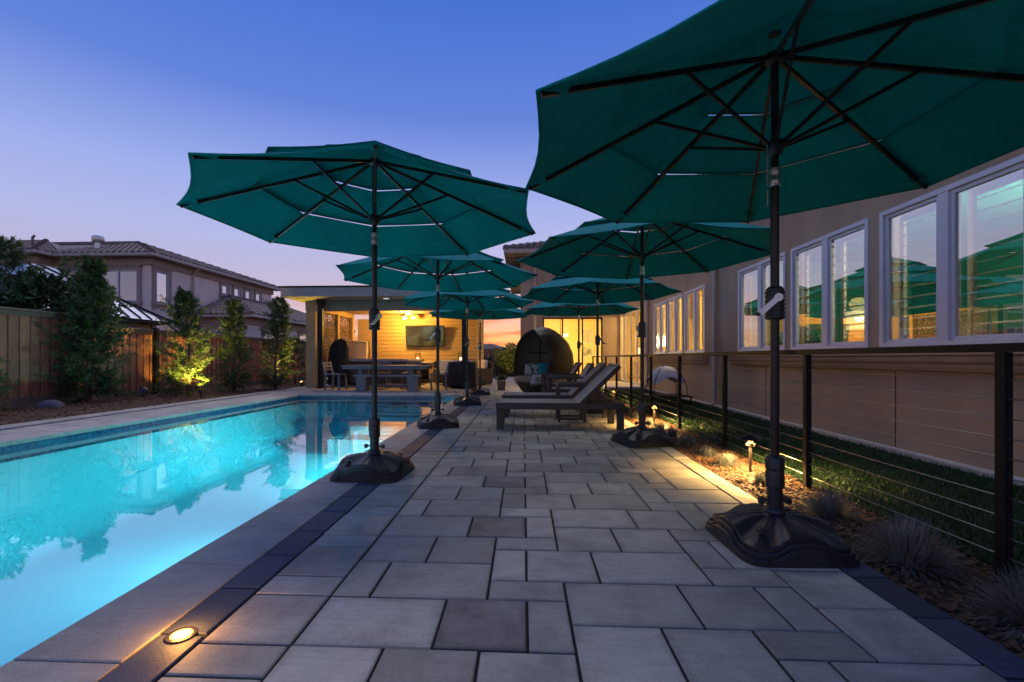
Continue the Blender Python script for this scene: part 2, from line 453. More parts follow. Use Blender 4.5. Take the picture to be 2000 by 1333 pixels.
M['plaster_brightened'] = pm('step_plaster_brightened', (0.74, 0.82, 0.84), 0.6, var=0.04, vs=2.5, bump=0.1, bs=30)  # paler copy of the pool plaster, brightness painted in for the far steps
M['lining'] = pm('lightened_lining', (0.24, 0.15, 0.11), 0.8, var=0.12, vs=5, stretch=(8, 8, 1), bump=0.3, bs=60)  # wicker lightened in colour, since little light reaches inside the shell
M['tent'] = pm('tent_fabric', (0.60, 0.58, 0.60), 0.7, var=0.05, bump=0.2, bs=40)
M['pot'] = pm('terracotta_pot', (0.22, 0.13, 0.08), 0.8, var=0.1)
M['rock'] = pm('rock_grey', (0.10, 0.10, 0.12), 0.8, var=0.2, bump=0.5, bs=20)
M['concrete'] = pm('concrete_path', (0.42, 0.39, 0.37), 0.85, var=0.08, bump=0.2)
M['red_wall'] = pm('far_stucco', (0.32, 0.20, 0.17), 0.9, var=0.06, bump=0.2)

def wicker_mat():
    m, n, l, p = new_mat('wicker')
    tc = n.new('ShaderNodeTexCoord')
    mp = n.new('ShaderNodeMapping'); mp.inputs['Scale'].default_value = (1, 1, 1)
    l.new(tc.outputs['Object'], mp.inputs[0])
    w1 = n.new('ShaderNodeTexWave'); w1.wave_type = 'BANDS'; w1.bands_direction = 'Z'; w1.inputs['Scale'].default_value = 22; w1.inputs['Distortion'].default_value = 0.8
    l.new(mp.outputs[0], w1.inputs[0])
    w2 = n.new('ShaderNodeTexWave'); w2.wave_type = 'BANDS'; w2.bands_direction = 'DIAGONAL'; w2.inputs['Scale'].default_value = 16; w2.inputs['Distortion'].default_value = 0.8
    l.new(mp.outputs[0], w2.inputs[0])
    mu = n.new('ShaderNodeMath'); mu.operation = 'MULTIPLY'; l.new(w1.outputs['Fac'], mu.inputs[0]); l.new(w2.outputs['Fac'], mu.inputs[1])
    rp = ramp(n, [(0.0, (0.016, 0.010, 0.008, 1)), (0.6, (0.085, 0.056, 0.042, 1))])
    l.new(mu.outputs[0], rp.inputs[0]); l.new(rp.outputs[0], p.inputs['Base Color'])
    p.inputs['Roughness'].default_value = 0.55
    b = n.new('ShaderNodeBump'); b.inputs['Strength'].default_value = 0.6; b.inputs['Distance'].default_value = 0.01
    l.new(mu.outputs[0], b.inputs['Height']); l.new(b.outputs[0], p.inputs['Normal'])
    return m
M['wicker'] = wicker_mat()

def canopy_mat():
    m, n, l, p = new_mat('teal_canvas')
    geo = n.new('ShaderNodeNewGeometry')
    no = n.new('ShaderNodeTexNoise'); no.inputs['Scale'].default_value = 2.5; no.inputs['Detail'].default_value = 4; l.new(geo.outputs['Position'], no.inputs['Vector'])
    rp = ramp(n, [(0.3, (0.003, 0.175, 0.165, 1)), (0.7, (0.004, 0.225, 0.21, 1))]); l.new(no.outputs['Fac'], rp.inputs[0])
    p.inputs['Roughness'].default_value = 0.85; p.inputs['Specular IOR Level'].default_value = 0.06
    l.new(rp.outputs[0], p.inputs['Base Color'])
    nf = n.new('ShaderNodeTexNoise'); nf.inputs['Scale'].default_value = 320; l.new(geo.outputs['Position'], nf.inputs['Vector'])
    nw = n.new('ShaderNodeTexNoise'); nw.inputs['Scale'].default_value = 5.0; nw.inputs['Detail'].default_value = 3; nw.inputs['Distortion'].default_value = 1.2; l.new(geo.outputs['Position'], nw.inputs['Vector'])
    b0 = n.new('ShaderNodeBump'); b0.inputs['Strength'].default_value = 0.6; b0.inputs['Distance'].default_value = 0.02; l.new(nw.outputs['Fac'], b0.inputs['Height'])
    b = n.new('ShaderNodeBump'); b.inputs['Strength'].default_value = 0.2; b.inputs['Distance'].default_value = 0.003
    l.new(nf.outputs['Fac'], b.inputs['Height']); l.new(b0.outputs[0], b.inputs['Normal']); l.new(b.outputs[0], p.inputs['Normal'])
    t = n.new('ShaderNodeBsdfTranslucent'); t.inputs[0].default_value = (0.004, 0.30, 0.25, 1)
    mx = n.new('ShaderNodeMixShader'); mx.inputs[0].default_value = 0.035
    l.new(p.outputs[0], mx.inputs[1]); l.new(t.outputs[0], mx.inputs[2]); l.new(mx.outputs[0], n['Material Output'].inputs[0])
    return m
M['canopy'] = canopy_mat()

def schlick(n, l, r0, power, normal=None):
    """reflectance of a smooth dielectric face, the same from either side"""
    geo = n.new('ShaderNodeNewGeometry')
    dt = n.new('ShaderNodeVectorMath'); dt.operation = 'DOT_PRODUCT'
    l.new(geo.outputs['Incoming'], dt.inputs[0]); l.new(normal if normal is not None else geo.outputs['Normal'], dt.inputs[1])
    ab = n.new('ShaderNodeMath'); ab.operation = 'ABSOLUTE'; l.new(dt.outputs['Value'], ab.inputs[0])
    om = n.new('ShaderNodeMath'); om.operation = 'SUBTRACT'; om.inputs[0].default_value = 1.0; om.use_clamp = True; l.new(ab.outputs[0], om.inputs[1])
    pw = n.new('ShaderNodeMath'); pw.operation = 'POWER'; pw.inputs[1].default_value = power; l.new(om.outputs[0], pw.inputs[0])
    mr = n.new('ShaderNodeMapRange'); mr.inputs[3].default_value = r0; mr.inputs[4].default_value = 1.0; l.new(pw.outputs[0], mr.inputs[0])
    return mr.outputs[0]
def glass_mat(name, base, power=5.0, tint=(1,1,1)):
    """pane: mirror reflection over a clear body"""
    m, n, l, p = new_mat(name)
    n.remove(p)
    fac = schlick(n, l, base, power)
    g = n.new('ShaderNodeBsdfGlossy'); g.inputs['Roughness'].default_value = 0.0
    t = n.new('ShaderNodeBsdfTransparent'); t.inputs[0].default_value = tuple(tint)+(1,)
    mx = n.new('ShaderNodeMixShader'); l.new(fac, mx.inputs[0])
    l.new(t.outputs[0], mx.inputs[1]); l.new(g.outputs[0], mx.inputs[2]); l.new(mx.outputs[0], n['Material Output'].inputs[0])
    return m
M['glass_house'] = glass_mat('coated_window_glass', 0.55, 5.0, (0.95, 1.0, 0.97))
M['glass_clear'] = glass_mat('door_glass', 0.03, 5.0)

def dark_glass(name='far_window_glass', fac=0.75):
    m, n, l, p = new_mat(name)
    p.inputs['Base Color'].default_value = (0.02, 0.025, 0.04, 1)
    n.remove(p)
    g = n.new('ShaderNodeBsdfGlossy'); g.inputs['Roughness'].default_value = 0.02; g.inputs[0].default_value = (0.85, 0.87, 0.92, 1)
    d = n.new('ShaderNodeBsdfDiffuse'); d.inputs[0].default_value = (0.04, 0.045, 0.06, 1)
    mx = n.new('ShaderNodeMixShader'); mx.inputs[0].default_value = fac
    geo = n.new('ShaderNodeNewGeometry'); no = n.new('ShaderNodeTexNoise'); no.inputs['Scale'].default_value = 3
    l.new(geo.outputs['Position'], no.inputs['Vector'])
    b = n.new('ShaderNodeBump'); b.inputs['Strength'].default_value = 0.02; l.new(no.outputs['Fac'], b.inputs['Height']); l.new(b.outputs[0], g.inputs['Normal'])
    l.new(d.outputs[0], mx.inputs[1]); l.new(g.outputs[0], mx.inputs[2]); l.new(mx.outputs[0], n['Material Output'].inputs[0])
    return m
M['glass_far'] = dark_glass(); M['glass_screened'] = dark_glass('screened_window_glass', 0.36)

def water_mat():
    m, n, l, p = new_mat('pool_water')
    n.remove(p)
    geo = n.new('ShaderNodeNewGeometry')
    no = n.new('ShaderNodeTexNoise'); no.inputs['Scale'].default_value = 2.2; no.inputs['Detail'].default_value = 3
    l.new(geo.outputs['Position'], no.inputs['Vector'])
    b = n.new('ShaderNodeBump'); b.inputs['Strength'].default_value = 0.012; b.inputs['Distance'].default_value = 0.02
    l.new(no.outputs['Fac'], b.inputs['Height'])
    fac = schlick(n, l, 0.33, 4.2, b.outputs[0])
    g = n.new('ShaderNodeBsdfGlossy'); g.inputs['Roughness'].default_value = 0.0; l.new(b.outputs[0], g.inputs['Normal'])
    t = n.new('ShaderNodeBsdfTransparent'); t.inputs[0].default_value = (0.97, 1.0, 1.0, 1)
    mx = n.new('ShaderNodeMixShader'); l.new(fac, mx.inputs[0])
    l.new(t.outputs[0], mx.inputs[1]); l.new(g.outputs[0], mx.inputs[2]); l.new(mx.outputs[0], n['Material Output'].inputs[0])
    va = n.new('ShaderNodeVolumeAbsorption'); va.inputs['Color'].default_value = (0.30, 0.945, 0.985, 1); va.inputs['Density'].default_value = 0.62
    l.new(va.outputs[0], n['Material Output'].inputs['Volume'])
    return m
M['water'] = water_mat()

def mosaic_mat():
    m, n, l, p = new_mat('pool_mosaic')
    geo = n.new('ShaderNodeNewGeometry')
    v = n.new('ShaderNodeTexVoronoi'); v.feature = 'F1'; v.distance = 'CHEBYCHEV'; v.inputs['Scale'].default_value = 34; v.inputs['Randomness'].default_value = 0.15
    l.new(geo.outputs['Position'], v.inputs['Vector'])
    sep = n.new('ShaderNodeSeparateColor'); l.new(v.outputs['Color'], sep.inputs[0])
    rp = ramp(n, [(0.0, (0.02, 0.06, 0.12, 1)), (0.4, (0.025, 0.085, 0.16, 1)), (0.75, (0.03, 0.12, 0.20, 1)), (1.0, (0.06, 0.17, 0.24, 1))], 'CONSTANT')
    l.new(sep.outputs[0], rp.inputs[0]); l.new(rp.outputs[0], p.inputs['Base Color'])
    p.inputs['Roughness'].default_value = 0.15
    return m
M['mosaic'] = mosaic_mat()

# ------------------------------------------------------------------ layout constants (metres; +Y runs away down the pool)
PX0, PX1 = -5.57, -1.52      # pool, inner edges
PY0, PY1 = -1.6, 11.1
WATER_Z = -0.09
SX0, SX1 = -1.19, -1.03      # charcoal strip by the pool
FX1 = 1.354                  # field pavers end
BX1 = 1.50                   # border ends, bark bed begins
RAILX = 2.0
WALLX = 3.58
FENX = -9.35

# ================================================================== SETTING
# ground sheet to the horizon, with the pool cut out
g = MB()
z = -0.06
X0, X1, Y0, Y1 = -600, 600, -300, 900
ax, bx, ay, by = PX0-0.25, PX1+0.25, PY0-0.25, PY1+0.25
g.quad((X0,Y0,z),(X1,Y0,z),(X1,ay,z),(X0,ay,z)).quad((X0,by,z),(X1,by,z),(X1,Y1,z),(X0,Y1,z))
g.quad((X0,ay,z),(ax,ay,z),(ax,by,z),(X0,by,z)).quad((bx,ay,z),(X1,ay,z),(X1,by,z),(bx,by,z))
tag(g.build('ground', M['soil']), kind='structure')

# ---- pool basin
ps = MB()
FZ = -1.15
CR = 0.85
def basin(u, v):
    half = (PX1-PX0)/2; q = abs(u-0.5)*2; sgn = -1 if u < 0.5 else 1
    fz = FZ+0.15*v
    if q > 0.85: xx, zz = half, -0.045-(1-(q-0.85)/0.15)*(-0.045-(fz+CR))
    elif q > 0.4:
        a = (q-0.4)/0.45*math.pi/2; xx, zz = half-CR+CR*math.sin(a), fz+CR-CR*math.cos(a)
    else: xx, zz = (half-CR)*q/0.4, fz
    return ((PX0+PX1)/2+sgn*xx, PY0+(PY1-PY0)*v, zz)
ps.grid(basin, 80, 8)
ps.quad((PX0,PY1,FZ+0.1),(PX1,PY1,FZ+0.1),(PX1,PY1,-0.045),(PX0,PY1,-0.045))
ps.quad((PX0,PY0,FZ),(PX0,PY0,-0.045),(PX1,PY0,-0.045),(PX1,PY0,FZ))
pool = tag(ps.build('pool', M['plaster'], fix=False, smooth=30), kind='structure')
# waterline mosaic band, 4 mm proud of the plaster
t = 0.004
wb = MB()
wb.box(PX0, PX0+t, PY0, PY1, -0.22, -0.046); wb.build('waterline_tiles', M['mosaic'], pool)
wb = MB(); wb.box(PX1-t, PX1, PY0, PY1, -0.22, -0.046); wb.build('waterline_tiles', M['mosaic'], pool)
wb = MB(); wb.box(PX0+t, PX1-t, PY1-t, PY1, -0.22, -0.046); wb.build('waterline_tiles', M['mosaic'], pool)
# entry steps in the far corner and a bench along the far wall
for k, (xa, ya, zt) in enumerate(((-3.25, 10.45, -0.24), (-3.45, 10.0, -0.38), (-3.7, 9.5, -0.54), (-3.95, 8.95, -0.72))):
    st = MB(); st.box(xa, PX1-0.002*k-0.006, ya, PY1-0.006-0.002*k, FZ+0.05, zt)
    st.build('step', M['plaster_brightened'], pool, bevel=0.03)
    ln = MB(); ln.box(xa+0.03, PX1-0.02, ya+0.0, ya+0.035, zt+0.001, zt+0.006); ln.build('step_edge', M['mosaic'], pool)
bn = MB(); bn.box(PX0+0.006, -3.96, PY1-0.5, PY1-0.007, FZ+0.05, -0.62); bn.build('bench', M['plaster'], pool, bevel=0.03)

# water
w = MB(); w.box(PX0-0.03, PX1+0.03, PY0-0.03, PY1+0.03, FZ-0.1, WATER_Z)
tag(w.build('water', M['water']), kind='structure')

# underwater pool lights set in the wall below the walkway and in the near end
POOLC = (0.80, 0.97, 1.0)
def pool_light(x, y, d, label, e):
    r = thing('pool_light', label, 'pool light', (x, y, -0.62), group='underwater pool lights')
    ring = MB(); ring.lathe([(0.11, 0), (0.125, 0.0), (0.125, 0.02), (0.11, 0.03)], n=20)
    lens = MB(); lens.lathe([(0.108, 0.004), (0.108, 0.02), (0.06, 0.032), (0.01, 0.034)], n=20)
    q = Vector(d).to_track_quat('Z', 'Y').to_matrix()
    for m in (ring, lens): m.v = [tuple(q @ Vector(v) + Vector((x, y, -0.62))) for v in m.v]
    ring.build('rim', M['steel'], r, smooth=30); lens.build('lens', M['pool_lens'], r, smooth=30)
    o = lamp('pool_lamp', 'AREA', Vector((x, y, -0.62)) + Vector(d)*0.06, e, POOLC, parent=r, size=0.5, size_y=0.35)
    o.data.spread = R(92); aim(o, Vector(d) + Vector((0, 0, -0.22)))
for (yy, e_, lb) in ((1.0, 58, 'round lit pool light under the coping, closest to the camera'), (4.2, 125, 'round lit pool light in the pool wall below the first umbrella'),
                     (7.0, 200, 'round lit pool light in the pool wall below the second umbrella'), (8.4, 330, 'round lit pool light in the pool wall beside the entry steps')):
    pool_light(PX1-0.008, yy, (-1, 0, 0), lb, e_)
pool_light(-3.6, PY0+0.008, (0, 1, 0), 'round lit pool light in the end wall of the pool behind the camera', 60)

# ---- pieces of paving: chamfered slabs sharing mesh data
SLAB = {}
def slab_mb(w, d, th=0.05, ch=0.004):
    b = MB(); a, c = w/2, d/2
    b.v = [(-a,-c,-th),(a,-c,-th),(a,c,-th),(-a,c,-th),(-a,-c,-ch),(a,-c,-ch),(a,c,-ch),(-a,c,-ch),
           (-a+ch,-c+ch,0),(a-ch,-c+ch,0),(a-ch,c-ch,0),(-a+ch,c-ch,0)]
    b.f = [(8,9,10,11)] + [(i,(i+1)%4,4+(i+1)%4,4+i) for i in range(4)] + [(4+i,4+(i+1)%4,8+(i+1)%4,8+i) for i in range(4)]
    return b
def slab(w, d, mat, th=0.05):
    k = (round(w,3), round(d,3), mat, th)
    if k not in SLAB:
        me = slab_mb(w, d, th).mesh('paver', fix=False); me.materials.append(M[mat]); SLAB[k] = me
    return SLAB[k]
def lay(name, parent, x0, x1, y0, y1, mat, gap=0.010, top=0.0, th=0.05):
    o = place(name, slab(x1-x0-gap, y1-y0-gap, mat, th), parent, ((x0+x1)/2, (y0+y1)/2, top + random.uniform(-0.0022, 0.0022)),
              (random.uniform(-0.004, 0.004), random.uniform(-0.004, 0.004), random.uniform(-0.003, 0.003)))
    return o
def add_slab(mb, x0, x1, y0, y1, gap=0.010, top=0.0):
    s = slab_mb(x1-x0-gap, y1-y0-gap); n = len(mb.v)
    dz = top + random.uniform(-0.0012, 0.0012)
    mb.v += [(x+(x0+x1)/2, y+(y0+y1)/2, zz+dz) for x, y, zz in s.v]; mb.f += [tuple(n+i for i in f) for f in s.f]

# patio: bedding sheet and the random-pattern pavers
bed = MB(); bed.quad((PX1+0.02,-1.5,-0.010),(BX1,-1.5,-0.010),(BX1,17.6,-0.010),(PX1+0.02,17.6,-0.010))
bed.quad((-7.0,PY1+0.02,-0.010),(PX1+0.02,PY1+0.02,-0.010),(PX1+0.02,17.6,-0.010),(-7.0,17.6,-0.010))
bed.quad((-7.0,-1.5,-0.010),(PX0-0.02,-1.5,-0.010),(PX0-0.02,PY1+0.02,-0.010),(-7.0,PY1+0.02,-0.010))
patio = tag(bed.build('patio', M['sand'], fix=False), kind='structure')
PAT = [(0,2,0,2),(2,5,0,2),(5,7,0,2),(7,8,0,2),(0,2,2,3),(2,3,2,4),(3,6,2,4),(6,8,2,3),(6,7,3,5),(7,9,3,5),(0,2,3,5),(2,4,4,6),(4,6,4,6),(0,2,5,6),(6,8,5,6),
       (8,11,1,3),(9,12,3,5),(8,10,5,7),(10,12,5,7),(11,13,1,3),(13,14,1,3),(14,16,0,2),(14,16,2,4),(12,14,3,4),(12,13,4,6),(12,14,6,7),(13,16,4,6)]
UX, UY, OX, OY = 0.149, 0.148, SX1, 1.40
cells = []
for k in range(-3, 19):
    for (i0, i1, j0, j1) in PAT:
        ya, yb = OY+UY*(j0+6*k), OY+UY*(j1+6*k)
        if ya < 17.5: cells.append((OX+UX*i0, OX+UX*i1, ya, yb, (i0, j0) == (5, 0) and k in (0, 1, 2)))
cells.sort(key=lambda c: abs(c[3]-1.2) + (50 if c[3] < 1.2 else 0))
rest = MB()
for n_, (xa, xb, ya, yb, dark) in enumerate(cells):
    if n_ < 296: lay('paver', patio, xa, xb, ya, yb, 'paver_dark' if dark else 'paver')
    else: add_slab(rest, xa, xb, ya, yb)
# patio beside the pavilion, laid in the same stone
for row in range(21):
    y = PY1+0.35+row*0.296
    if y > 17.1: break
    x = -7.0 - 0.2*(row % 3)
    while x < SX1-0.01:
        wd = random.choice((0.298, 0.447, 0.298, 0.149)); xe = min(x+wd, SX1)
        if xe-max(x,-7.0) > 0.06: add_slab(rest, max(x,-7.0), xe, y, y+0.296)
        x = xe
# far bank of the pool
for row, (xa, xb) in enumerate(((-6.50, -6.20), (-6.20, -5.905), (-7.0, -6.66))):
    y = 1.0 - 0.1*row
    while y < PY1+0.33:
        add_slab(rest, xa, xb, y, min(y+0.447, PY1+0.34)); y += 0.447
rest.build('paver_field', M['paver'], patio, kind='stuff', fix=False)

# border strips of charcoal pavers
bs_ = MB(); bs_.quad((SX0+0.002,-1.4,-0.0065),(SX1-0.002,-1.4,-0.0065),(SX1-0.002,12.5,-0.0065),(SX0+0.002,12.5,-0.0065))
bs_.quad((FX1+0.002,-1.4,-0.0065),(BX1-0.004,-1.4,-0.0065),(BX1-0.004,12.9,-0.0065),(FX1+0.002,12.9,-0.0065))
bs_.quad((-6.655,-1.4,-0.0065),(-6.505,-1.4,-0.0065),(-6.505,11.4,-0.0065),(-6.655,11.4,-0.0065))
border = tag(bs_.build('border_paving', M['sand'], fix=False), kind='structure')
y = 1.4375 - 0.2975
while y < 12.4:
    lay('border_paver', border, SX0, SX1, y, y+0.2975, 'charcoal'); y += 0.2975
y = 1.05
while y < 12.8:
    L = 0.2975 if y < 2.6 else 0.447
    lay('border_paver', border, FX1, BX1, y, y+L, 'charcoal' if y < 2.55 else 'paver'); y += L
y = 4.2
while y < 11.3:
    lay('border_paver', border, -6.66, -6.5, y, min(y+0.447, 11.44), 'charcoal'); y += 0.447

# coping stones round the pool, nose overhanging the wall
cp = MB(); cp.box(PX1+0.01, SX0-0.006, -1.5, PY1+0.3, -0.05, -0.02); cp.box(PX0-0.33, PX0-0.01, -1.5, PY1+0.3, -0.05, -0.02); cp.box(PX0, PX1, PY1+0.01, PY1+0.33, -0.05, -0.02)
coping = tag(cp.build('coping', M['sand']), kind='structure')
y = 1.295 - 0.645
while y < PY1+0.3:
    lay('coping_stone', coping, PX1-0.012, SX0, y, min(y+0.645, PY1+0.34), 'coping', gap=0.004, th=0.045); y += 0.645
y = 3.4
while y < PY1+0.3:
    lay('coping_stone', coping, PX0-0.335, PX0+0.012, y, min(y+0.645, PY1+0.34), 'coping', gap=0.004, th=0.045); y += 0.645
x = PX0+0.012
while x < PX1-0.02:
    xe = min(x+0.645, PX1-0.012); lay('coping_stone', coping, x, xe, PY1-0.012, PY1+0.34, 'coping', gap=0.004, th=0.045); x = xe

# side path leading back to the gate, with its concrete
pt = MB(); pt.box(-1.36, -0.16, 17.62, 22.5, -0.05, -0.004); tag(pt.build('path', M['concrete'], bevel=0.01), kind='structure')

# bark beds
mb = MB(); mb.grid(lambda u, v: (BX1+0.004+u*(2.08-BX1), 0.9+v*16.2, -0.028+0.018*math.sin(u*3.1)+random.uniform(-0.006, 0.006)), 8, 200)
tag(mb.build('planting_bed', M['mulch'], fix=False), 'bark mulch bed along the cable railing', 'mulch', kind='stuff')
mb = MB(); mb.grid(lambda u, v: (FENX+0.05+u*(2.3-0.004), 0.9+v*19.0, -0.03+0.05*math.sin(u*3.1)+random.uniform(-0.012, 0.012)), 26, 120)
tag(mb.build('planting_bed', M['mulch'], fix=False), 'dark bark mulch bed along the wooden fence', 'mulch', kind='stuff')
def chips(name, label, n, xr, yr, zf, s):
    b = MB()
    for _ in range(n):
        x, y = random.uniform(*xr), random.uniform(*yr)
        c = Vector((x, y, zf(x)+random.uniform(0.0, 0.012)))
        a = random.uniform(0, math.pi); el = random.uniform(-0.5, 0.5)
        d = Vector((math.cos(a)*math.cos(el), math.sin(a)*math.cos(el), math.sin(el)))*random.uniform(0.4, 1.0)*s
        b.bar(c-d/2, c+d/2, s*random.uniform(0.2, 0.4), s*random.uniform(0.08, 0.18))
    tag(b.build(name, M['chip'], fix=False), label, 'mulch', kind='stuff')
chips('bark_chips', 'loose bark chips scattered along the cable railing', 5200, (BX1+0.01, 2.06), (1.2, 8.5), lambda x: -0.026+0.018*math.sin((x-BX1)/0.58*3.1), 0.04)
chips('bark_chips', 'loose bark chips scattered under the shrubs by the fence', 2600, (FENX+0.1, -7.06), (5.0, 16.5), lambda x: -0.025+0.05*math.sin((x-FENX)/2.3*3.1), 0.07)

# artificial lawn between the railing and the house
lw = MB(); lw.quad((2.06,0.6,-0.008),(WALLX-0.06,0.6,-0.008),(WALLX-0.06,13.4,-0.008),(2.06,13.4,-0.008))
tag(lw.build('lawn', M['turf_base'], fix=False), kind='structure')
gr = MB()
for _ in range(52000):
    y = 1.4 + 11.8*random.random()**1.7
    x = random.uniform(2.06, WALLX-0.06)
    a = random.uniform(0, 6.283); hh = random.uniform(0.02, 0.04); wv = 0.0022+0.0004*y
    lx, ly = random.uniform(-0.015, 0.015), random.uniform(-0.015, 0.015)
    dx, dy = math.cos(a)*wv, math.sin(a)*wv
    n = len(gr.v); gr.v += [(x-dx,y-dy,-0.008),(x+dx,y+dy,-0.008),(x+lx,y+ly,-0.008+hh)]; gr.f.append((n,n+1,n+2))
tag(gr.build('turf_grass', M['blade'], fix=False), 'short green artificial turf between railing and house', 'grass', kind='stuff')
ft = MB(); ft.box(WALLX-0.06, WALLX-0.003, -1.5, 13.0, -0.05, 0.045); tag(ft.build('footing_kerb', M['concrete'], bevel=0.01), kind='structure')
lp = MB(); lp.box(BX1+0.6, 4.6, 13.45, 16.98, -0.05, 0.06); tag(lp.build('door_terrace', M['concrete'], bevel=0.012), kind='structure')

# ================================================================== tiled roofs
TILE = None
def tile_mesh():
    global TILE
    if TILE is None:
        b = MB(); n = 5
        for s, (yy, r0, zz) in enumerate(((0.0, 0.112, 0.030), (0.40, 0.098, 0.004))):
            for k in range(n+1):
                t = math.pi*k/n
                b.v.append((math.cos(t)*r0, yy, zz+math.sin(t)*0.075))
        for k in range(n): b.f.append((k, k+1, n+2+k, n+1+k))
        b.f.append(tuple(range(n+1)))
        b.v += [(-0.112,0,0.03),(-0.16,0,0.012),(-0.16,0.40,0.0),(-0.098,0.40,0.004)]
        q = len(b.v); b.f.append((q-4,q-3,q-2,q-1))
        TILE = b.mesh('tile', smooth=50, fix=True); TILE.materials.append(M['tile'])
    return TILE
def tile_plane(o, u, v, poly, pitch_u=0.27, pitch_v=0.36):
    """transforms of tiles covering a roof plane; o eave corner, u along the eave, v up the slope; poly in (u,v) metres (convex)"""
    u, v = Vector(u).normalized(), Vector(v).normalized(); nn = u.cross(v).normalized()
    rot = Matrix((u, v, nn)).transposed()
    us, vs = [p[0] for p in poly], [p[1] for p in poly]
    def inside(a, b):
        sgn = 0
        for i in range(len(poly)):
            (x1, y1), (x2, y2) = poly[i], poly[(i+1) % len(poly)]
            c = (x2-x1)*(b-y1)-(y2-y1)*(a-x1)
            if abs(c) < 1e-9: continue
            if sgn == 0: sgn = 1 if c > 0 else -1
            elif (c > 0) != (sgn > 0): return False
        return True
    out = []; b = min(vs)
    while b < max(vs):
        a = min(us)+pitch_u/2
        while a < max(us):
            if inside(a, min(b+pitch_v*0.5, max(vs)-0.01)): out.append((Vector(o)+u*a+v*(b-0.04)+nn*0.012, rot, nn))
            a += pitch_u
        b += pitch_v
    return out
def lay_tiles(parent, tiles, n_single, name='tile'):
    me = tile_mesh(); st = MB(); off = OFF[parent.name]
    for i, (p, rot, nn) in enumerate(tiles):
        if i < n_single:
            o = place(name, me, parent)
            jit = Matrix.Rotation(random.uniform(-0.03, 0.03), 3, 'Z')
            o.matrix_local = Matrix.Translation(p - off) @ (rot @ jit).to_4x4()
        else:
            n = len(st.v)
            st.v += [tuple(rot @ v.co + p) for v in me.vertices]
            st.f += [tuple(n+k for k in f.vertices) for f in me.polygons]
    if st.v: st.build('roof_tiles', M['tile'], parent, smooth=50, kind='stuff', fix=False)
def hip_caps(parent, a, b, name='ridge_tile'):
    a, b = Vector(a), Vector(b); L = (b-a).length; n = max(1, int(L/0.38)); d = (b-a).normalized()
    for i in range(n):
        p = a+d*(i*L/n); q = p+d*(L/n*1.08)
        m = MB(); m.tube([p+Vector((0,0,0.05)), q+Vector((0,0,0.03))], [0.13, 0.105], n=8); m.build(name, M['tile'], parent, smooth=50)

def trim_window(parent, axis, pos, a0, a1, z0, z1, out, n_sash=1, trim=0.16, trim_mat='trim_brown', blind=False):
    """window on a flat wall. axis 'y': wall faces -Y at y=pos (out=-1); axis 'x': wall faces +X at x=pos (out=+1)"""
    def bx(m, p0, p1, q0, q1, s0, s1):
        lo, hi = sorted((pos+out*s0, pos+out*s1))
        if axis == 'y': m.box(p0, p1, lo, hi, q0, q1)
        else: m.box(lo, hi, p0, p1, q0, q1)
    w_ = MB(); bx(w_, a0, a1, z0, z1, -0.02, 0.012); win = w_.build('window', M['glass_far' if axis == 'x' else 'glass_screened'], parent)
    f = MB()
    fw = 0.05
    bx(f, a0, a0+fw, z0, z1, 0.013, 0.05); bx(f, a1-fw, a1, z0, z1, 0.013, 0.05)
    bx(f, a0+fw, a1-fw, z0, z0+fw, 0.013, 0.05); bx(f, a0+fw, a1-fw, z1-fw, z1, 0.013, 0.05)
    for k in range(1, n_sash):
        c = a0+(a1-a0)*k/n_sash; bx(f, c-0.035, c+0.035, z0+fw, z1-fw, 0.013, 0.05)
    f.build('frame', M['vinyl'], win)
    t_ = MB()
    bx(t_, a0-trim, a0, z0, z1, 0.0, 0.07); bx(t_, a1, a1+trim, z0, z1, 0.0, 0.07)
    bx(t_, a0-trim, a1+trim, z1, z1+trim*0.9, 0.0, 0.08); bx(t_, a0-trim-0.05, a1+trim+0.05, z1+trim*0.9, z1+trim*0.9+0.06, 0.0, 0.13)
    t_.build('trim', M[trim_mat], win)
    s_ = MB(); bx(s_, a0-trim-0.04, a1+trim+0.04, z0-0.13, z0, 0.0, 0.13)
    bx(s_, a0-trim, a0-trim+0.14, z0-0.3, z0-0.13, 0.0, 0.09); bx(s_, a1+trim-0.14, a1+trim, z0-0.3, z0-0.13, 0.0, 0.09)
    s_.build('sill', M[trim_mat], win)
    return win

# ---------------- neighbouring two-storey house
nb = thing('neighbour_house', 'two-storey pale stucco house with dark tiled roof behind the wooden fence', 'house', (-20, 23, 0))
wl_ = MB(); wl_.box(-30, -15.7, 18.5, 27.7, 0, 5.15); wl_.build('wall', M['stucco_n'], nb)
wl_ = MB(); wl_.box(-30, -20.0, 17.85, 18.49, 0, 5.15); wl_.build('wing_wall', M['stucco_n'], nb)
fr_ = MB(); fr_.box(-30, -15.62, 18.41, 18.497, 4.84, 5.14); fr_.box(-15.697, -15.61, 18.412, 27.78, 4.84, 5.14); fr_.box(-30, -19.92, 17.76, 17.847, 4.84, 5.14); fr_.box(-19.997, -19.91, 17.762, 18.40, 4.84, 5.14)
fr_.build('frieze', M['trim_brown'], nb)
E0 = 5.16; PIT = 0.335
gut = MB()
gut.box(-19.55, -15.22, 18.0, 18.14, E0-0.03, E0+0.10); gut.box(-15.36, -15.22, 18.14, 28.2, E0-0.03, E0+0.10); gut.box(-30.2, -19.5, 17.3, 17.44, E0-0.03, E0+0.10); gut.box(-19.64, -19.5, 17.44, 18.0, E0-0.03, E0+0.10)
gut.build('gutter', M['trim_tan'], nb, bevel=0.02)
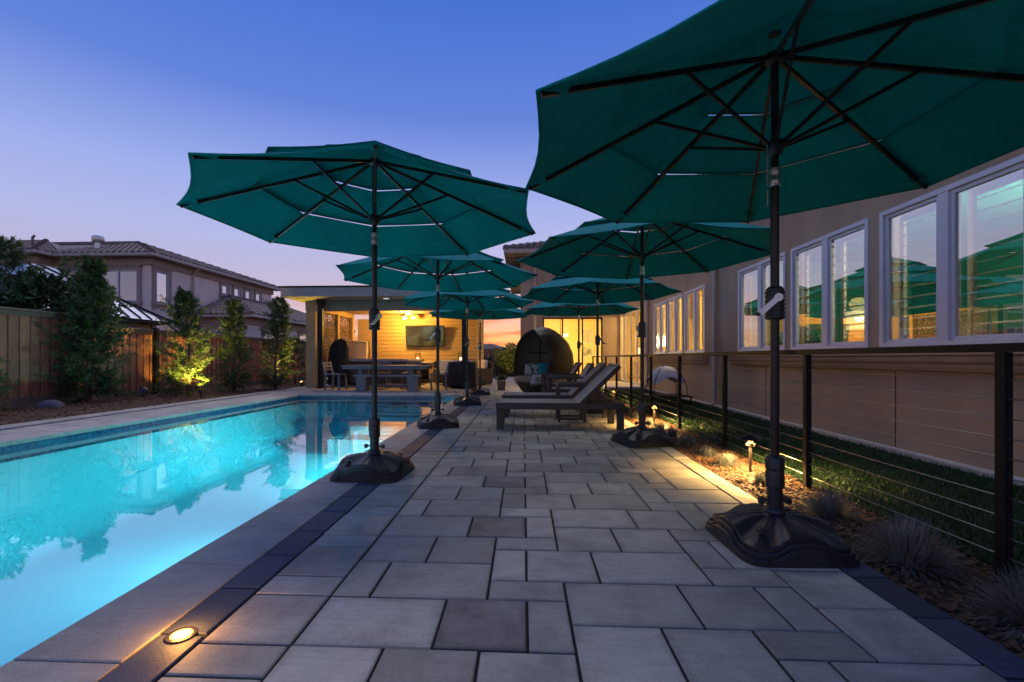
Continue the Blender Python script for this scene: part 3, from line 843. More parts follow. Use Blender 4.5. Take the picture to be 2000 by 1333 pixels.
sf = MB(); sf.box(-30, -15.36, 18.14, 18.5, E0-0.02, E0+0.03); sf.box(-15.7, -15.36, 18.5, 28.1, E0-0.02, E0+0.03); sf.box(-30, -19.64, 17.44, 17.85, E0-0.018, E0+0.032)
sf.build('soffit', M['trim_tan'], nb)
rf = MB()
zr = E0+0.08; ry = 23.1; zt = zr+PIT*5.0
rf.v += [(-30.2,18.1,zr),(-15.3,18.1,zr),(-15.3,28.1,zr),(-30.2,28.1,zr),(-20.3,ry,zt),(-30.2,ry,zt)]
rf.f += [(0,1,4,5),(1,2,4),(2,3,5,4),(0,5,3),(3,2,1,0)]
n0 = len(rf.v)
rf.v += [(-30.2,17.38,zr+0.002),(-19.58,17.38,zr+0.002),(-24.6,22.4,zr+PIT*5.02),(-30.2,22.4,zr+PIT*5.02),(-19.58,23.0,zr+0.002),(-24.6,23.0,zr+PIT*5.02),(-30.2,23.0,zr)]
rf.f += [(n0,n0+1,n0+2,n0+3),(n0+1,n0+4,n0+5,n0+2)]
roof = rf.build('roof', M['tile'], nb, fix=False)
sl = math.hypot(1, PIT); hv = 5.0*sl
T1 = tile_plane((-19.6,18.1,zr), (1,0,0), (0,1,PIT), [(-5,0),(4.3,0),(-0.7,hv),(-5,hv)])
T2 = tile_plane((-15.3,18.1,zr), (0,1,0), (-1,0,PIT), [(0,0),(10,0),(5.0,hv)])
T3 = tile_plane((-24.6,17.38,zr), (1,0,0), (0,1,PIT), [(-2.6,0),(5.02,0),(0.0,hv),(-2.6,hv)])
T4 = tile_plane((-19.58,17.38,zr), (0,1,0), (-1,0,PIT), [(0,0),(0.75,0),(2.6,hv*0.4),(5.0,hv),(5.0,hv)])
T1 = [t_ for t_ in T1 if t_[0].x > -20.35 + max(0, 0)]
T3 = [t_ for t_ in T3 if t_[0].x > -27.2]
front = sorted(T1, key=lambda t_: t_[0].z)
lay_tiles(roof, front[:170] + sorted(T2, key=lambda t_: t_[0].z)[:40] + front[170:] + sorted(T2, key=lambda t_: t_[0].z)[40:] + T3 + T4, 210)
hip_caps(roof, (-15.3,18.1,zr), (-20.3,ry,zt)); hip_caps(roof, (-15.3,28.1,zr), (-20.3,ry,zt)); hip_caps(roof, (-19.58,17.38,zr), (-24.6,22.4,zt))
rg = MB(); rg.tube([(-20.3,ry,zt+0.05),(-30,ry,zt+0.05)], 0.12, n=8); rg.build('ridge', M['tile'], roof, smooth=50)
vent = MB(); vent.tube([(-19.1,19.6,5.5),(-19.1,19.6,6.15)], 0.11, n=12); vent.lathe([(0.2,0),(0.24,0.12),(0.22,0.26),(0.12,0.3)], (-19.1,19.6,6.1), n=12)
vent.build('roof_vent', M['steel'], roof, smooth=40)
vp = MB(); vp.tube([(-21.5,19.0,5.7),(-21.5,19.0,6.2),(-21.4,19.0,6.28)], 0.05, n=8); vp.build('vent_pipe', M['tile'], roof)
trim_window(nb, 'y', 18.5, -17.95, -16.25, 3.3, 4.62, -1, 2)
trim_window(nb, 'y', 18.5, -19.5, -18.35, 3.3, 4.62, -1, 1)
trim_window(nb, 'x', -15.7, 18.72, 19.4, 3.3, 4.62, 1, 1)
for k in range(4):
    yk = 22.95+k*1.0; trim_window(nb, 'x', -15.7, yk, yk+0.5, 4.26, 4.72, 1, 1, trim=0.13)
ww = trim_window(nb, 'y', 17.85, -22.4, -21.5, 3.35, 4.65, -1, 1)
wm = MB(); wm.box(-22.33, -21.57, 17.82, 17.83, 3.42, 4.58); wm.build('lit_blind', emit('window_glow', (1.0, 0.62, 0.32), 0.75), ww)
ds = MB(); ds.tube([(-15.3,20.85,5.15),(-15.45,20.85,5.0),(-15.6,20.85,4.85),(-15.6,20.85,2.0)], 0.05, n=8); ds.build('downspout', M['trim_tan'], nb, smooth=40)
# single-storey wing with its own hip roof
EA = 2.84; za = EA+0.08
an = MB(); an.box(-15.69, -12.9, 20.9, 33.0, 0, 2.8); an.build('annex_wall', M['stucco_n'], nb)
af = MB(); af.box(-16.4, -12.82, 20.81, 20.897, 2.5, 2.8); af.box(-12.897, -12.81, 20.812, 33, 2.5, 2.8); af.build('annex_frieze', M['trim_brown'], nb)
ag = MB(); ag.box(-17.0, -12.42, 20.36, 20.50, EA-0.04, EA+0.09); ag.box(-12.56, -12.42, 20.5, 33.2, EA-0.04, EA+0.09); ag.build('annex_gutter', M['trim_tan'], nb, bevel=0.02)
asf = MB(); asf.box(-17.0, -12.56, 20.5, 20.9, EA-0.03, EA+0.03); asf.box(-12.9, -12.56, 20.9, 33, EA-0.03, EA+0.03); asf.build('annex_soffit', M['trim_tan'], nb)
ar = MB(); AP = 0.4
ar.v += [(-17.2,20.4,za),(-12.5,20.4,za),(-15.68,23.58,za+AP*3.18),(-17.2,23.58,za+AP*3.18),(-12.5,33.2,za),(-15.68,30.0,za+AP*3.18)]
ar.f += [(0,1,2,3),(1,4,5,2)]
aroof = ar.build('annex_roof', M['tile'], nb, fix=False)
asl = math.hypot(1, AP)
A1 = tile_plane((-17.2,20.4,za), (1,0,0), (0,1,AP), [(0,0),(4.7,0),(1.52,3.18*asl),(0,3.18*asl)])
A2 = tile_plane((-12.5,20.4,za), (0,1,0), (-1,0,AP), [(0,0),(12.8,0),(9.6,3.18*asl),(3.18,3.18*asl)])
A1 = [t_ for t_ in A1 if not (t_[0].x < -15.68 and t_[0].y > 18.5)]
A2.sort(key=lambda t_: t_[0].y)
lay_tiles(aroof, A1 + A2, len(A1)+110)
hip_caps(aroof, (-12.5,20.4,za), (-15.6,23.5,za+AP*3.1))
trim_window(nb, 'y', 20.9, -14.9, -13.6, 1.0, 2.25, -1, 2)
trim_window(nb, 'x', -12.9, 22.0, 23.2, 1.0, 2.25, 1, 1)
trim_window(nb, 'x', -12.9, 25.6, 26.8, 1.0, 2.25, 1, 1)

# ---------------- metal-roofed gazebo behind the fence
gz = thing('gazebo', 'gazebo with pale standing seam metal roof behind the fence', 'gazebo', (-13.4, 12.0, 0))
gc = (-13.4, 12.0); hx, hy, ez, tz = 1.9, 2.35, 2.08, 2.86
tx, ty = 0.85, 1.05
def hip(mb, c, hx, hy, z0, tx, ty, z1):
    n = len(mb.v)
    mb.v += [(c[0]-hx,c[1]-hy,z0),(c[0]+hx,c[1]-hy,z0),(c[0]+hx,c[1]+hy,z0),(c[0]-hx,c[1]+hy,z0),(c[0]-tx,c[1]-ty,z1),(c[0]+tx,c[1]-ty,z1),(c[0]+tx,c[1]+ty,z1),(c[0]-tx,c[1]+ty,z1)]
    mb.f += [(n+i,n+(i+1)%4,n+4+(i+1)%4,n+4+i) for i in range(4)] + [(n+3,n+2,n+1,n),(n+4,n+5,n+6,n+7)]
gr_ = MB(); hip(gr_, gc, hx, hy, ez, tx, ty, tz); groof = gr_.build('roof', M['metal_roof'], gz)
gt_ = MB(); hip(gt_, gc, tx+0.25, ty+0.25, tz+0.12, 0.02, 0.3, tz+0.62); gtop = gt_.build('upper_roof', M['metal_roof'], gz)
for s in (-1, 1):
    for k in range(-5, 6):
        f_ = k*0.4
        # seams on the slopes facing +X and -X
        tt = max(0.0, (abs(f_)-ty)/(hy-ty))
        pe = Vector((gc[0]+s*hx, gc[1]+f_, ez+0.02)); pt_ = Vector((gc[0]+s*(tx+(hx-tx)*tt), gc[1]+f_, tz-(tz-ez)*tt+0.02))
        if abs(f_) < hy-0.05:
            m = MB(); m.bar(pe, pt_, 0.025, 0.04); m.build('seam', M['black_metal'], groof)
        if abs(f_) < hx-0.05:
            tt = max(0.0, (abs(f_)-tx)/(hx-tx))
            m = MB(); m.bar((gc[0]+f_, gc[1]+s*hy, ez+0.02), (gc[0]+f_, gc[1]+s*(ty+(hy-ty)*tt), tz-(tz-ez)*tt+0.02), 0.025, 0.04); m.build('seam', M['black_metal'], groof)
    for k in range(-3, 4):
        f_ = k*0.4
        tt = max(0.0, (abs(f_)-0.3)/(ty+0.25-0.3))
        m = MB(); m.bar((gc[0]+s*(tx+0.25), gc[1]+f_, tz+0.14), (gc[0]+s*(0.02+(tx+0.23)*tt), gc[1]+f_, tz+0.64-0.5*tt), 0.025, 0.04); m.build('seam', M['black_metal'], gtop)
for sx in (-1, 1):
    for sy in (-1, 1):
        m = MB(); m.bar((gc[0]+sx*hx,gc[1]+sy*hy,ez+0.03), (gc[0]+sx*tx,gc[1]+sy*ty,tz+0.03), 0.08, 0.05); m.build('hip_cap', M['black_metal'], groof)
        m = MB(); m.box(gc[0]+sx*(hx-0.35)-0.08, gc[0]+sx*(hx-0.35)+0.08, gc[1]+sy*(hy-0.35)-0.08, gc[1]+sy*(hy-0.35)+0.08, 0, ez-0.02); m.build('post', M['grey_wood'], gz)
fa = MB()
for s in (-1, 1):
    fa.box(gc[0]-hx, gc[0]+hx, gc[1]+s*hy-0.03, gc[1]+s*hy+0.03, ez-0.10, ez-0.004); fa.box(gc[0]+s*hx-0.03, gc[0]+s*hx+0.03, gc[1]-hy+0.031, gc[1]+hy-0.031, ez-0.10, ez-0.004)
fa.build('fascia', M['black_metal'], gz)
fb = MB()
for s in (-1, 1):
    fb.box(gc[0]-hx+0.3, gc[0]+hx-0.3, gc[1]+s*(hy-0.35)-0.05, gc[1]+s*(hy-0.35)+0.05, ez-0.30, ez-0.11); fb.box(gc[0]+s*(hx-0.35)-0.05, gc[0]+s*(hx-0.35)+0.05, gc[1]-hy+0.45, gc[1]+hy-0.45, ez-0.29, ez-0.112)
fb.build('beam', M['grey_wood'], gz)

# ---------------- wooden fence, in two heights
BM = {}
def board_mesh(w, h, th):
    k = (round(w,3), round(h,3), th)
    if k not in BM:
        b = MB(); b.box(-th/2, th/2, -w/2, w/2, 0, h); me = b.mesh('board', bevel=0.004); me.materials.append(M['cedar']); BM[k] = me
    return BM[k]
def wood_fence(y0, y1, top, bottom, label):
    f = thing('wooden_fence', label, 'fence', (FENX, y0, 0), group='wooden fence sections beyond the pool')
    y = y0
    while y < y1-0.02:
        place('board', board_mesh(0.135, top-0.05-bottom, 0.018), f, (0.02, y-y0+0.07, bottom+random.uniform(0,0.006)), (0, 0, random.uniform(-0.012, 0.012)))
        place('board', board_mesh(0.11, top-0.06-bottom, 0.016), f, (-0.006, y-y0+0.165, bottom+0.004), (0, 0, random.uniform(-0.01, 0.01)))
        y += 0.19
    c = MB(); c.box(FENX-0.06, FENX+0.085, y0-0.03, y1+0.03, top-0.045, top); c.build('cap_rail', M['cedar_dark'], f, bevel=0.006)
    c = MB(); c.box(FENX+0.031, FENX+0.055, y0, y1, top-0.13, top-0.047); c.build('fascia_rail', M['cedar_dark'], f)
    k = MB(); k.box(FENX-0.02, FENX+0.045, y0, y1, -0.05, bottom-0.002); k.build('kick_board', M['cedar_dark'], f)
    y = y0
    while y <= y1+0.1:
        p = MB(); p.box(FENX-0.13, FENX-0.025, y-0.05, y+0.05, -0.1, top-0.047); p.build('post', M['cedar_dark'], f); y += 2.35
    return f
wood_fence(4.6, 9.05, 1.82, 0.16, 'taller section of weathered board fence at the left picture edge')
wood_fence(9.06, 22.0, 1.62, 0.10, 'lower section of weathered board fence behind the slim evergreens')
pc = MB(); pc.box(FENX+0.03, FENX+0.14, 11.02, 11.13, -0.05, 1.66)
tag(pc.build('fence_post', M['black_metal'], bevel=0.005), 'dark square post standing in front of the lower board fence', 'post')

# far end fence and houses seen through the gap
ff = thing('rear_fence', 'reddish rear garden fence seen through the gap beside the pavilion', 'fence', (-4, 23.2, 0))
for k in range(60):
    x = -9.2+k*0.19
    if x > 2.0: break
    m = MB(); m.box(x, x+0.17, 23.19, 23.21, 0, 1.33); m.build('board', M['cedar'], ff)
m = MB(); m.box(-9.3, 2.1, 23.15, 23.25, 1.332, 1.38); m.build('cap_rail', M['cedar_dark'], ff)
fh = thing('far_house', 'low reddish house with tiled roof glowing in the sunset beyond the path', 'house', (-8, 80, 0))
m = MB(); m.box(-14, 0.0, 76, 86, 0, 1.9); m.build('wall', M['red_wall'], fh)
m = MB(); zt_ = 3.4
m.v += [(-14.5,75.5,1.9),(-0.5,75.5,1.9),(-0.5,86.5,1.9),(-14.5,86.5,1.9),(-9.0,81,zt_),(-5.5,81,zt_)]
m.f += [(0,1,5,4),(1,2,5),(2,3,4,5),(3,0,4),(3,2,1,0)]
fhr = m.build('roof', M['tile'], fh)
fl = math.hypot(5.5, 1.5)
lay_tiles(fhr, tile_plane((-14.5,75.5,1.9), (1,0,0), (0,5.5,1.5), [(0,0),(14,0),(9.0,fl),(5.5,fl)]), 0)
trim_window(fh, 'y', 76, -6.0, -4.8, 0.7, 1.6, -1, 1)

# ================================================================== OUR HOUSE (right)
hs = thing('house', 'taupe stucco house with a row of reflecting windows along the lawn', 'house', (6, 8, 0))
WT = 0.2           # wall thickness
SILL, HEAD, WTOP = 1.0, 2.36, 3.95
WINS = [(3.36, 4.74, 'a'), (4.89, 6.26, 'a'), (6.39, 7.76, 'a'), (9.15, 10.28, 'b'), (10.40, 11.48, 'b'), (11.58, 12.66, 'b')]
def wbox(m, y0, y1, z0, z1): m.box(WALLX, WALLX+WT, y0, y1, z0, z1)
m = MB()
wbox(m, -1.5, 13.9, 0, SILL); wbox(m, -1.5, 13.9, HEAD, WTOP)
ys = -1.5
for (a, b, _) in WINS:
    wbox(m, ys, a, SILL, HEAD); ys = b
wbox(m, ys, 13.9, SILL, HEAD)
m.build('wall', M['stucco'], hs, fix=True)
m = MB(); m.box(WALLX+0.0, WALLX+WT, 13.902, 17.0, 2.5, WTOP); m.build('wall_over_door', M['stucco'], hs)
# moulded ledges under the windows
def ledge(y0, y1):
    m = MB(); m.prism([(WALLX+0.01, 0.78), (WALLX-0.05, 0.79), (WALLX-0.07, 0.83), (WALLX-0.06, 0.845), (WALLX-0.09, 0.87), (WALLX-0.10, 0.90), (WALLX-0.085, 0.915), (WALLX-0.11, 0.93), (WALLX-0.11, 0.975), (WALLX+0.01, 0.99)], 'y', y0, y1)
    # prism for axis y expects (x,z)
    m.build('ledge', M['stucco'], hs)
ledge(-1.5, 7.95); ledge(9.0, 12.85)
for yj in (2.2, 4.55, 6.9):
    m = MB(); m.box(WALLX-0.003, WALLX+0.002, yj-0.004, yj+0.004, 0.05, 0.78); m.build('control_joint', M['sand'], hs)
m = MB(); m.tube([(WALLX-0.06, 8.55, 3.9), (WALLX-0.06, 8.55, 0.08), (WALLX-0.16, 8.55, 0.03)], 0.04, n=10); m.build('downspout', M['trim_tan'], hs, smooth=40)
m = MB(); m.tube([(WALLX-0.06, 13.1, 3.9), (WALLX-0.06, 13.1, 0.08)], 0.04, n=10); m.build('downspout', M['trim_tan'], hs, smooth=40)
# windows: outer frame, mullion, panes, shutters with louvres behind the glass
LOUV = {}
def louvre(len_):
    k = round(len_, 2)
    if k not in LOUV:
        b = MB(); b.box(-0.004, 0.004, -len_/2, len_/2, -0.03, 0.03); me = b.mesh('louvre', bevel=0.003); me.materials.append(M['cream']); LOUV[k] = me
    return LOUV[k]
for wi, (a, b, room) in enumerate(WINS):
    f = MB(); fx0, fx1 = WALLX-0.012, WALLX+0.10
    fw = 0.048
    f.box(fx0, fx1, a, a+fw, SILL, HEAD); f.box(fx0, fx1, b-fw, b, SILL, HEAD)
    f.box(fx0, fx1, a+fw, b-fw, SILL, SILL+fw); f.box(fx0, fx1, a+fw, b-fw, HEAD-fw, HEAD)
    mid = (a+b)/2; f.box(fx0+0.004, fx1, mid-0.05, mid+0.05, SILL+fw, HEAD-fw)
    win = f.build('window', M['vinyl'], hs, bevel=0.004)
    for (p, q) in ((a+fw, mid-0.05), (mid+0.05, b-fw)):
        s = MB(); sx0, sx1 = WALLX+0.012, WALLX+0.055; sw = 0.035
        s.box(sx0, sx1, p, p+sw, SILL+fw, HEAD-fw); s.box(sx0, sx1, q-sw, q, SILL+fw, HEAD-fw); s.box(sx0, sx1, p+sw, q-sw, SILL+fw, SILL+fw+sw); s.box(sx0, sx1, p+sw, q-sw, HEAD-fw-sw, HEAD-fw)
        s.build('sash', M['vinyl'], win, bevel=0.003)
        g_ = MB(); g_.box(WALLX+0.030, WALLX+0.036, p+sw, q-sw, SILL+fw+sw, HEAD-fw-sw)
        g_.build('pane', M['glass_house' if room == 'a' else 'glass_clear'], win)
        st = MB(); hx0, hx1 = WALLX+0.13, WALLX+0.16
        if room == 'a':
            c0, c1 = p+0.02, q-0.02
            st.box(hx0, hx1, c0, c0+0.05, SILL+0.04, HEAD-0.04); st.box(hx0, hx1, c1-0.05, c1, SILL+0.04, HEAD-0.04); st.box(hx0, hx1, c0+0.05, c1-0.05, SILL+0.04, SILL+0.13); st.box(hx0, hx1, c0+0.05, c1-0.05, HEAD-0.12, HEAD-0.04)
            n_l = 11; ang = 1.25
        else:
            c0, c1 = p+0.01, q-0.15
            st.box(hx0, hx1, q-0.16, q-0.12, SILL+0.04, HEAD-0.04); st.box(hx0, hx1, q-0.02, q, SILL+0.04, HEAD-0.04)
            c0, c1 = q-0.17, q+0.03; n_l = 14; ang = 0.5
        sh = st.build('shutter', M['cream'], win)
        for k in range(n_l):
            zz = SILL+0.18+(HEAD-SILL-0.34)*k/(n_l-1)
            place('louvre', louvre(c1-c0-0.11), sh, Vector((WALLX+0.145, (c0+c1)/2, zz))-OFF[hs.name], (0, ang, 0))
# rooms behind the windows
def room(x0, x1, y0, y1, z0, z1, mat, name):
    m = MB()
    m.quad((x1,y0,z0),(x1,y1,z0),(x1,y1,z1),(x1,y0,z1)); m.quad((x0,y0,z0),(x1,y0,z0),(x1,y0,z1),(x0,y0,z1)); m.quad((x0,y1,z0),(x1,y1,z0),(x1,y1,z1),(x0,y1,z1)); m.quad((x0,y0,z1),(x1,y0,z1),(x1,y1,z1),(x0,y1,z1))
    m.build(name, M[mat], hs, fix=False)
    m = MB(); m.quad((x0,y0,z0),(x1,y0,z0),(x1,y1,z0),(x0,y1,z0)); m.build('room_floor', M['room_floor'], hs, fix=False)
room(WALLX+WT+0.002, 6.8, -1.4, 8.3, 0.1, 2.6, 'room_reflect_teal', 'room_wall')
room(WALLX+WT+0.002, 7.2, 8.5, 13.6, 0.1, 2.7, 'room_yellow', 'room_wall')
room(WALLX+WT+0.002, 7.4, 13.92, 22.0, 0.1, 2.9, 'room_yellow', 'room_wall')
m = MB(); m.box(WALLX+WT+0.004, 7.6, -1.5, 22.2, 2.95, WTOP); m.build('attic', M['stucco'], hs)
m = MB(); m.box(7.42, 7.6, -1.5, 22.2, 0, 2.948); m.box(WALLX+WT+0.004, 7.4, -1.6, -1.45, 0, 2.948); m.build('rear_wall', M['stucco'], hs)
# low hip roof of the single-storey part
m = MB(); m.v += [(3.0,-2.1,WTOP),(8.2,-2.1,WTOP),(8.2,16.6,WTOP),(3.0,16.6,WTOP),(5.6,0.5,WTOP+0.8),(5.6,16.6,WTOP+0.8)]
m.f += [(0,1,4),(1,2,5,4),(2,3,5),(3,0,4,5),(3,2,1,0)]; m.build('roof', M['tile'], hs)
m = MB(); m.box(2.94, 3.06, -2.1, 16.5, WTOP-0.05, WTOP+0.09); m.build('gutter', M['trim_tan'], hs, bevel=0.02)
# interior lamps behind the glass, with an added fill lamp
WARM = (1.0, 0.72, 0.24)
def table_lamp(x, y, z0, label, e, parent_room=None):
    t_ = thing('table_lamp', label, 'lamp', (x, y, z0), group='lit table lamps indoors')
    b = MB(); b.lathe([(0.07,0),(0.07,0.02),(0.02,0.05),(0.05,0.15),(0.05,0.22),(0.015,0.3),(0.012,0.34)], (x,y,z0), n=14); b.build('base', M['trim_brown'], t_, smooth=40)
    s = MB(); s.tube([(x,y,z0+0.32),(x,y,z0+0.56)], [0.17,0.14], n=18); s.build('lamp_shade', M['lampshade'], t_, smooth=40)
    if e: lamp('lamp_bulb', 'POINT', (x, y, z0+0.66), e, WARM, 0.1, parent=t_)
def side_cabinet(x, y, w, d, h, label):
    c = thing('cabinet', label, 'cabinet', (x, y, 0.1))
    m = MB(); m.box(x-w/2, x+w/2, y-d/2, y+d/2, 0.1, 0.1+h); m.build('body', M['trim_brown'], c, bevel=0.01)
    m = MB(); m.box(x-w/2-0.02, x+w/2+0.02, y-d/2-0.02, y+d/2+0.02, 0.1+h+0.001, 0.1+h+0.03); m.build('top', M['trim_brown'], c, bevel=0.005)
side_cabinet(4.6, 6.6, 0.45, 1.2, 0.85, 'brown cabinet carrying a lamp behind the second reflecting window'); table_lamp(4.6, 6.5, 0.981, 'lit table lamp seen through the second reflecting window', 14)
lamp('room_lamp', 'POINT', (5.3, 4.2, 2.2), 480, (1.0, 0.86, 0.62), 0.15)  # added fill, makes the green walls show behind the reflecting panes
side_cabinet(5.6, 11.0, 0.45, 1.4, 0.8, 'brown cabinet inside the room with shuttered lit windows'); table_lamp(5.6, 10.8, 0.931, 'lit table lamp inside the room with shuttered lit windows', 0)
lamp('room_lamp', 'POINT', (5.2, 11.0, 2.35), 420, WARM, 0.2)

# ---------------- two-storey wing at the end of the walkway
wg = thing('house_wing', 'two-storey taupe house wing with glowing glass doors beyond the egg daybed', 'house', (1.7, 18, 0))
GX0, GX1, GZ = 0.72, 2.93, 2.42
m = MB(); m.box(-0.11, GX0, 17.0, 17.2, 0, 4.75); m.box(GX1, WALLX-0.004, 17.0, 17.2, 0, 4.75); m.box(GX0, GX1, 17.0, 17.2, GZ, 4.75); m.box(WALLX-0.002, 9, 17.0, 17.2, 4.0, 4.75)
m.box(-0.11, 0.09, 17.2, 27, 0, 4.75); m.build('wall', M['stucco'], wg, fix=True)
m = MB(); m.quad((0.09,21.9,0.1),(WALLX+0.2,21.9,0.1),(WALLX+0.2,21.9,2.7),(0.09,21.9,2.7)); m.quad((0.092,17.2,0.1),(0.092,21.9,0.1),(0.092,21.9,2.7),(0.092,17.2,2.7)); m.quad((0.09,17.2,2.7),(WALLX+0.2,17.2,2.7),(WALLX+0.2,21.9,2.7),(0.09,21.9,2.7))
m.build('room_wall', M['room_yellow'], wg, fix=False)
m = MB(); m.quad((0.09,17.0,0.095),(WALLX+0.2,17.0,0.095),(WALLX+0.2,21.9,0.095),(0.09,21.9,0.095)); m.build('room_floor', M['room_floor'], wg, fix=False)
m = MB(); m.box(GX0, GX1, 16.97, 17.2, 0.0, 0.09); m.build('door_sill', M['concrete'], wg)
d = MB()
for xa in (GX0, GX0+0.71, GX0+1.45, GX1-0.05): d.box(xa, xa+0.05, 17.04, 17.10, 0.09, GZ)
d.box(GX0+0.05, GX1-0.05, 17.05, 17.09, GZ-0.06, GZ); d.box(GX0+0.05, GX1-0.05, 17.05, 17.09, 0.09, 0.15)
door = d.build('glass_door', M['black_metal'], wg)
for xa, xb in ((GX0+0.05, GX0+0.71), (GX0+0.76, GX0+1.45), (GX0+1.5, GX1-0.05)):
    m = MB(); m.box(xa, xb, 17.066, 17.072, 0.15, GZ-0.06); m.build('pane', M['glass_clear'], door)
# sliding doors in the side wall
d = MB()
for ya in (13.93, 14.75, 15.55, 16.35, 16.93): d.box(WALLX+0.02, WALLX+0.09, ya, ya+0.06, 0.06, 2.5)
d.box(WALLX+0.025, WALLX+0.085, 13.99, 16.93, 2.42, 2.498); d.box(WALLX+0.025, WALLX+0.085, 13.99, 16.93, 0.062, 0.12)
door2 = d.build('sliding_door', M['vinyl'], hs)
for ya, yb in ((13.99,14.75),(14.81,15.55),(15.61,16.35),(16.41,16.93)):
    m = MB(); m.box(WALLX+0.05, WALLX+0.056, ya, yb, 0.12, 2.42); m.build('pane', M['glass_clear'], door2)
lamp('room_lamp', 'POINT', (5.6, 16.0, 2.4), 520, WARM, 0.25)
table_lamp(4.7, 17.4, 0.75, 'lit table lamp by the sliding doors, nearer the railing', 0); table_lamp(4.7, 18.4, 0.75, 'lit table lamp by the sliding doors, farther from the railing', 0)
side_cabinet(4.7, 17.9, 0.45, 1.6, 0.62, 'brown sideboard carrying two lamps behind the sliding doors')
# chandelier
ch = thing('chandelier', 'lit branched chandelier behind the far glass doors', 'chandelier', (1.55, 19.2, 2.7))
m = MB(); m.tube([(1.55,19.2,2.69),(1.55,19.2,1.75)], 0.012, n=8); m.build('stem', M['black_metal'], ch)
for k in range(6):
    a = k*math.pi/3; ex, ey = 1.55+0.26*math.cos(a), 19.2+0.26*math.sin(a)
    m = MB(); m.tube([(1.55,19.2,1.78),((1.55+ex)/2,(19.2+ey)/2,1.70),(ex,ey,1.80)], 0.01, n=6); m.build('arm', M['black_metal'], ch)
    m = MB(); m.tube([(ex,ey,1.80),(ex,ey,1.92)], [0.045,0.06], n=10); m.build('lamp_shade', M['lampshade'], ch, smooth=40)
lamp('chandelier_bulb', 'POINT', (1.55, 19.2, 1.6), 420, WARM, 0.25, parent=ch)
def picture(x, z, w, h, label, c):
    p = thing('wall_picture', label, 'picture', (x, 21.88, z))
    m = MB(); m.box(x-w/2, x+w/2, 21.86, 21.895, z-h/2, z+h/2); m.build('frame', M['white_cloth'], p)
    m = MB(); m.box(x-w/2+0.04, x+w/2-0.04, 21.85, 21.858, z-h/2+0.04, z+h/2-0.04); m.build('print', pm('print_'+str(round(x*10)), c, 0.6, c2=(0.6,0.55,0.4), vs=7, bump=0), p)
picture(3.05, 1.95, 0.5, 0.7, 'upper framed print on the yellow wall behind the glass doors', (0.35, 0.33, 0.28)); picture(3.05, 1.2, 0.5, 0.42, 'dark lower print on the yellow wall behind the glass doors', (0.03, 0.05, 0.04))
picture(0.75, 2.05, 0.4, 0.5, 'green print on the wall beside the chandelier', (0.05, 0.16, 0.08))
# eave, tiles and downspout of the wing
EZ = 4.72
m = MB(); m.box(-0.62, 9, 16.45, 17.0, EZ-0.02, EZ+0.05); m.box(-0.62, -0.112, 17.0, 27, EZ-0.018, EZ+0.048); m.build('soffit', M['trim_tan'], wg)
m = MB(); m.box(-0.70, 9, 16.36, 16.47, EZ-0.03, EZ+0.13); m.box(-0.71, -0.60, 16.47, 27, EZ-0.03, EZ+0.13); m.build('gutter', M['trim_tan'], wg, bevel=0.02)
for k in range(10):
    m = MB(); m.box(-0.6, -0.115, 17.2+k*0.5, 17.28+k*0.5, EZ-0.14, EZ-0.021); m.build('rafter_tail', M['trim_brown'], wg)
m = MB(); zr_ = EZ+0.1
m.v += [(-0.66,16.4,zr_),(9,16.4,zr_),(9,27,zr_),(-0.66,27,zr_),(4.2,21.4,zr_+1.7),(9,21.4,zr_+1.7)]
m.f += [(0,1,5,4),(3,0,4),(2,3,4,5),(3,2,1,0)]
wroof = m.build('roof', M['tile'], wg)
ws = math.hypot(5.0, 1.7)
W1 = tile_plane((-0.66,16.4,zr_), (1,0,0), (0,5.0,1.7), [(0,0),(9.6,0),(9.6,ws),(4.86,ws)]); W1.sort(key=lambda t_: t_[0].x+t_[0].z*2)
lay_tiles(wroof, W1, 24)
hip_caps(wroof, (-0.66,16.4,zr_), (2.2,19.3,zr_+0.99))
m = MB(); m.tube([(0.42,16.42,EZ-0.03),(0.42,16.7,EZ-0.25),(0.42,16.93,EZ-0.4),(0.42,16.93,0.05)], 0.05, n=10); m.build('downspout', M['trim_tan'], wg, smooth=40)

# ================================================================== PAVILION
pv = thing('pavilion', 'flat-roofed open pavilion with warm wood back wall at the pool end', 'pavilion', (-4, 15.3, 0))
m = MB(); m.box(-6.96, -1.15, 12.74, 17.5, 2.66, 2.93); m.build('roof', M['soffit'], pv, bevel=0.01)
m = MB(); m.box(-7.0, -1.11, 12.70, 17.54, 2.932, 2.965); m.build('roof_edge', M['black_metal'], pv)
m = MB(); m.box(-6.71, -1.5, 13.72, 13.95, 2.36, 2.657); m.build('beam', M['soffit'], pv, bevel=0.008)
m = MB(); m.box(-6.69, -6.42, 13.952, 17.0, 2.38, 2.657); m.build('side_beam', M['post_tan'], pv, bevel=0.008)
m = MB(); m.box(-1.78, -1.52, 13.952, 17.0, 2.38, 2.657); m.build('side_beam', M['post_tan'], pv, bevel=0.008)
m = MB(); m.box(-6.418, -1.782, 13.953, 16.98, 2.56, 2.655); m.build('ceiling', M['post_tan'], pv)
for (xa, xb, ya, yb) in ((-6.71,-6.41,13.75,13.93), (-6.46,-6.26,15.12,15.26), (-6.46,-6.24,16.4,16.55), (-6.28,-5.75,17.0,17.16), (-1.76,-1.5,16.9,17.12)):
    m = MB(); m.box(xa, xb, ya, yb, 0, 2.378 if ya > 13.9 else 2.357); m.build('post', M['post_tan'], pv, bevel=0.01)
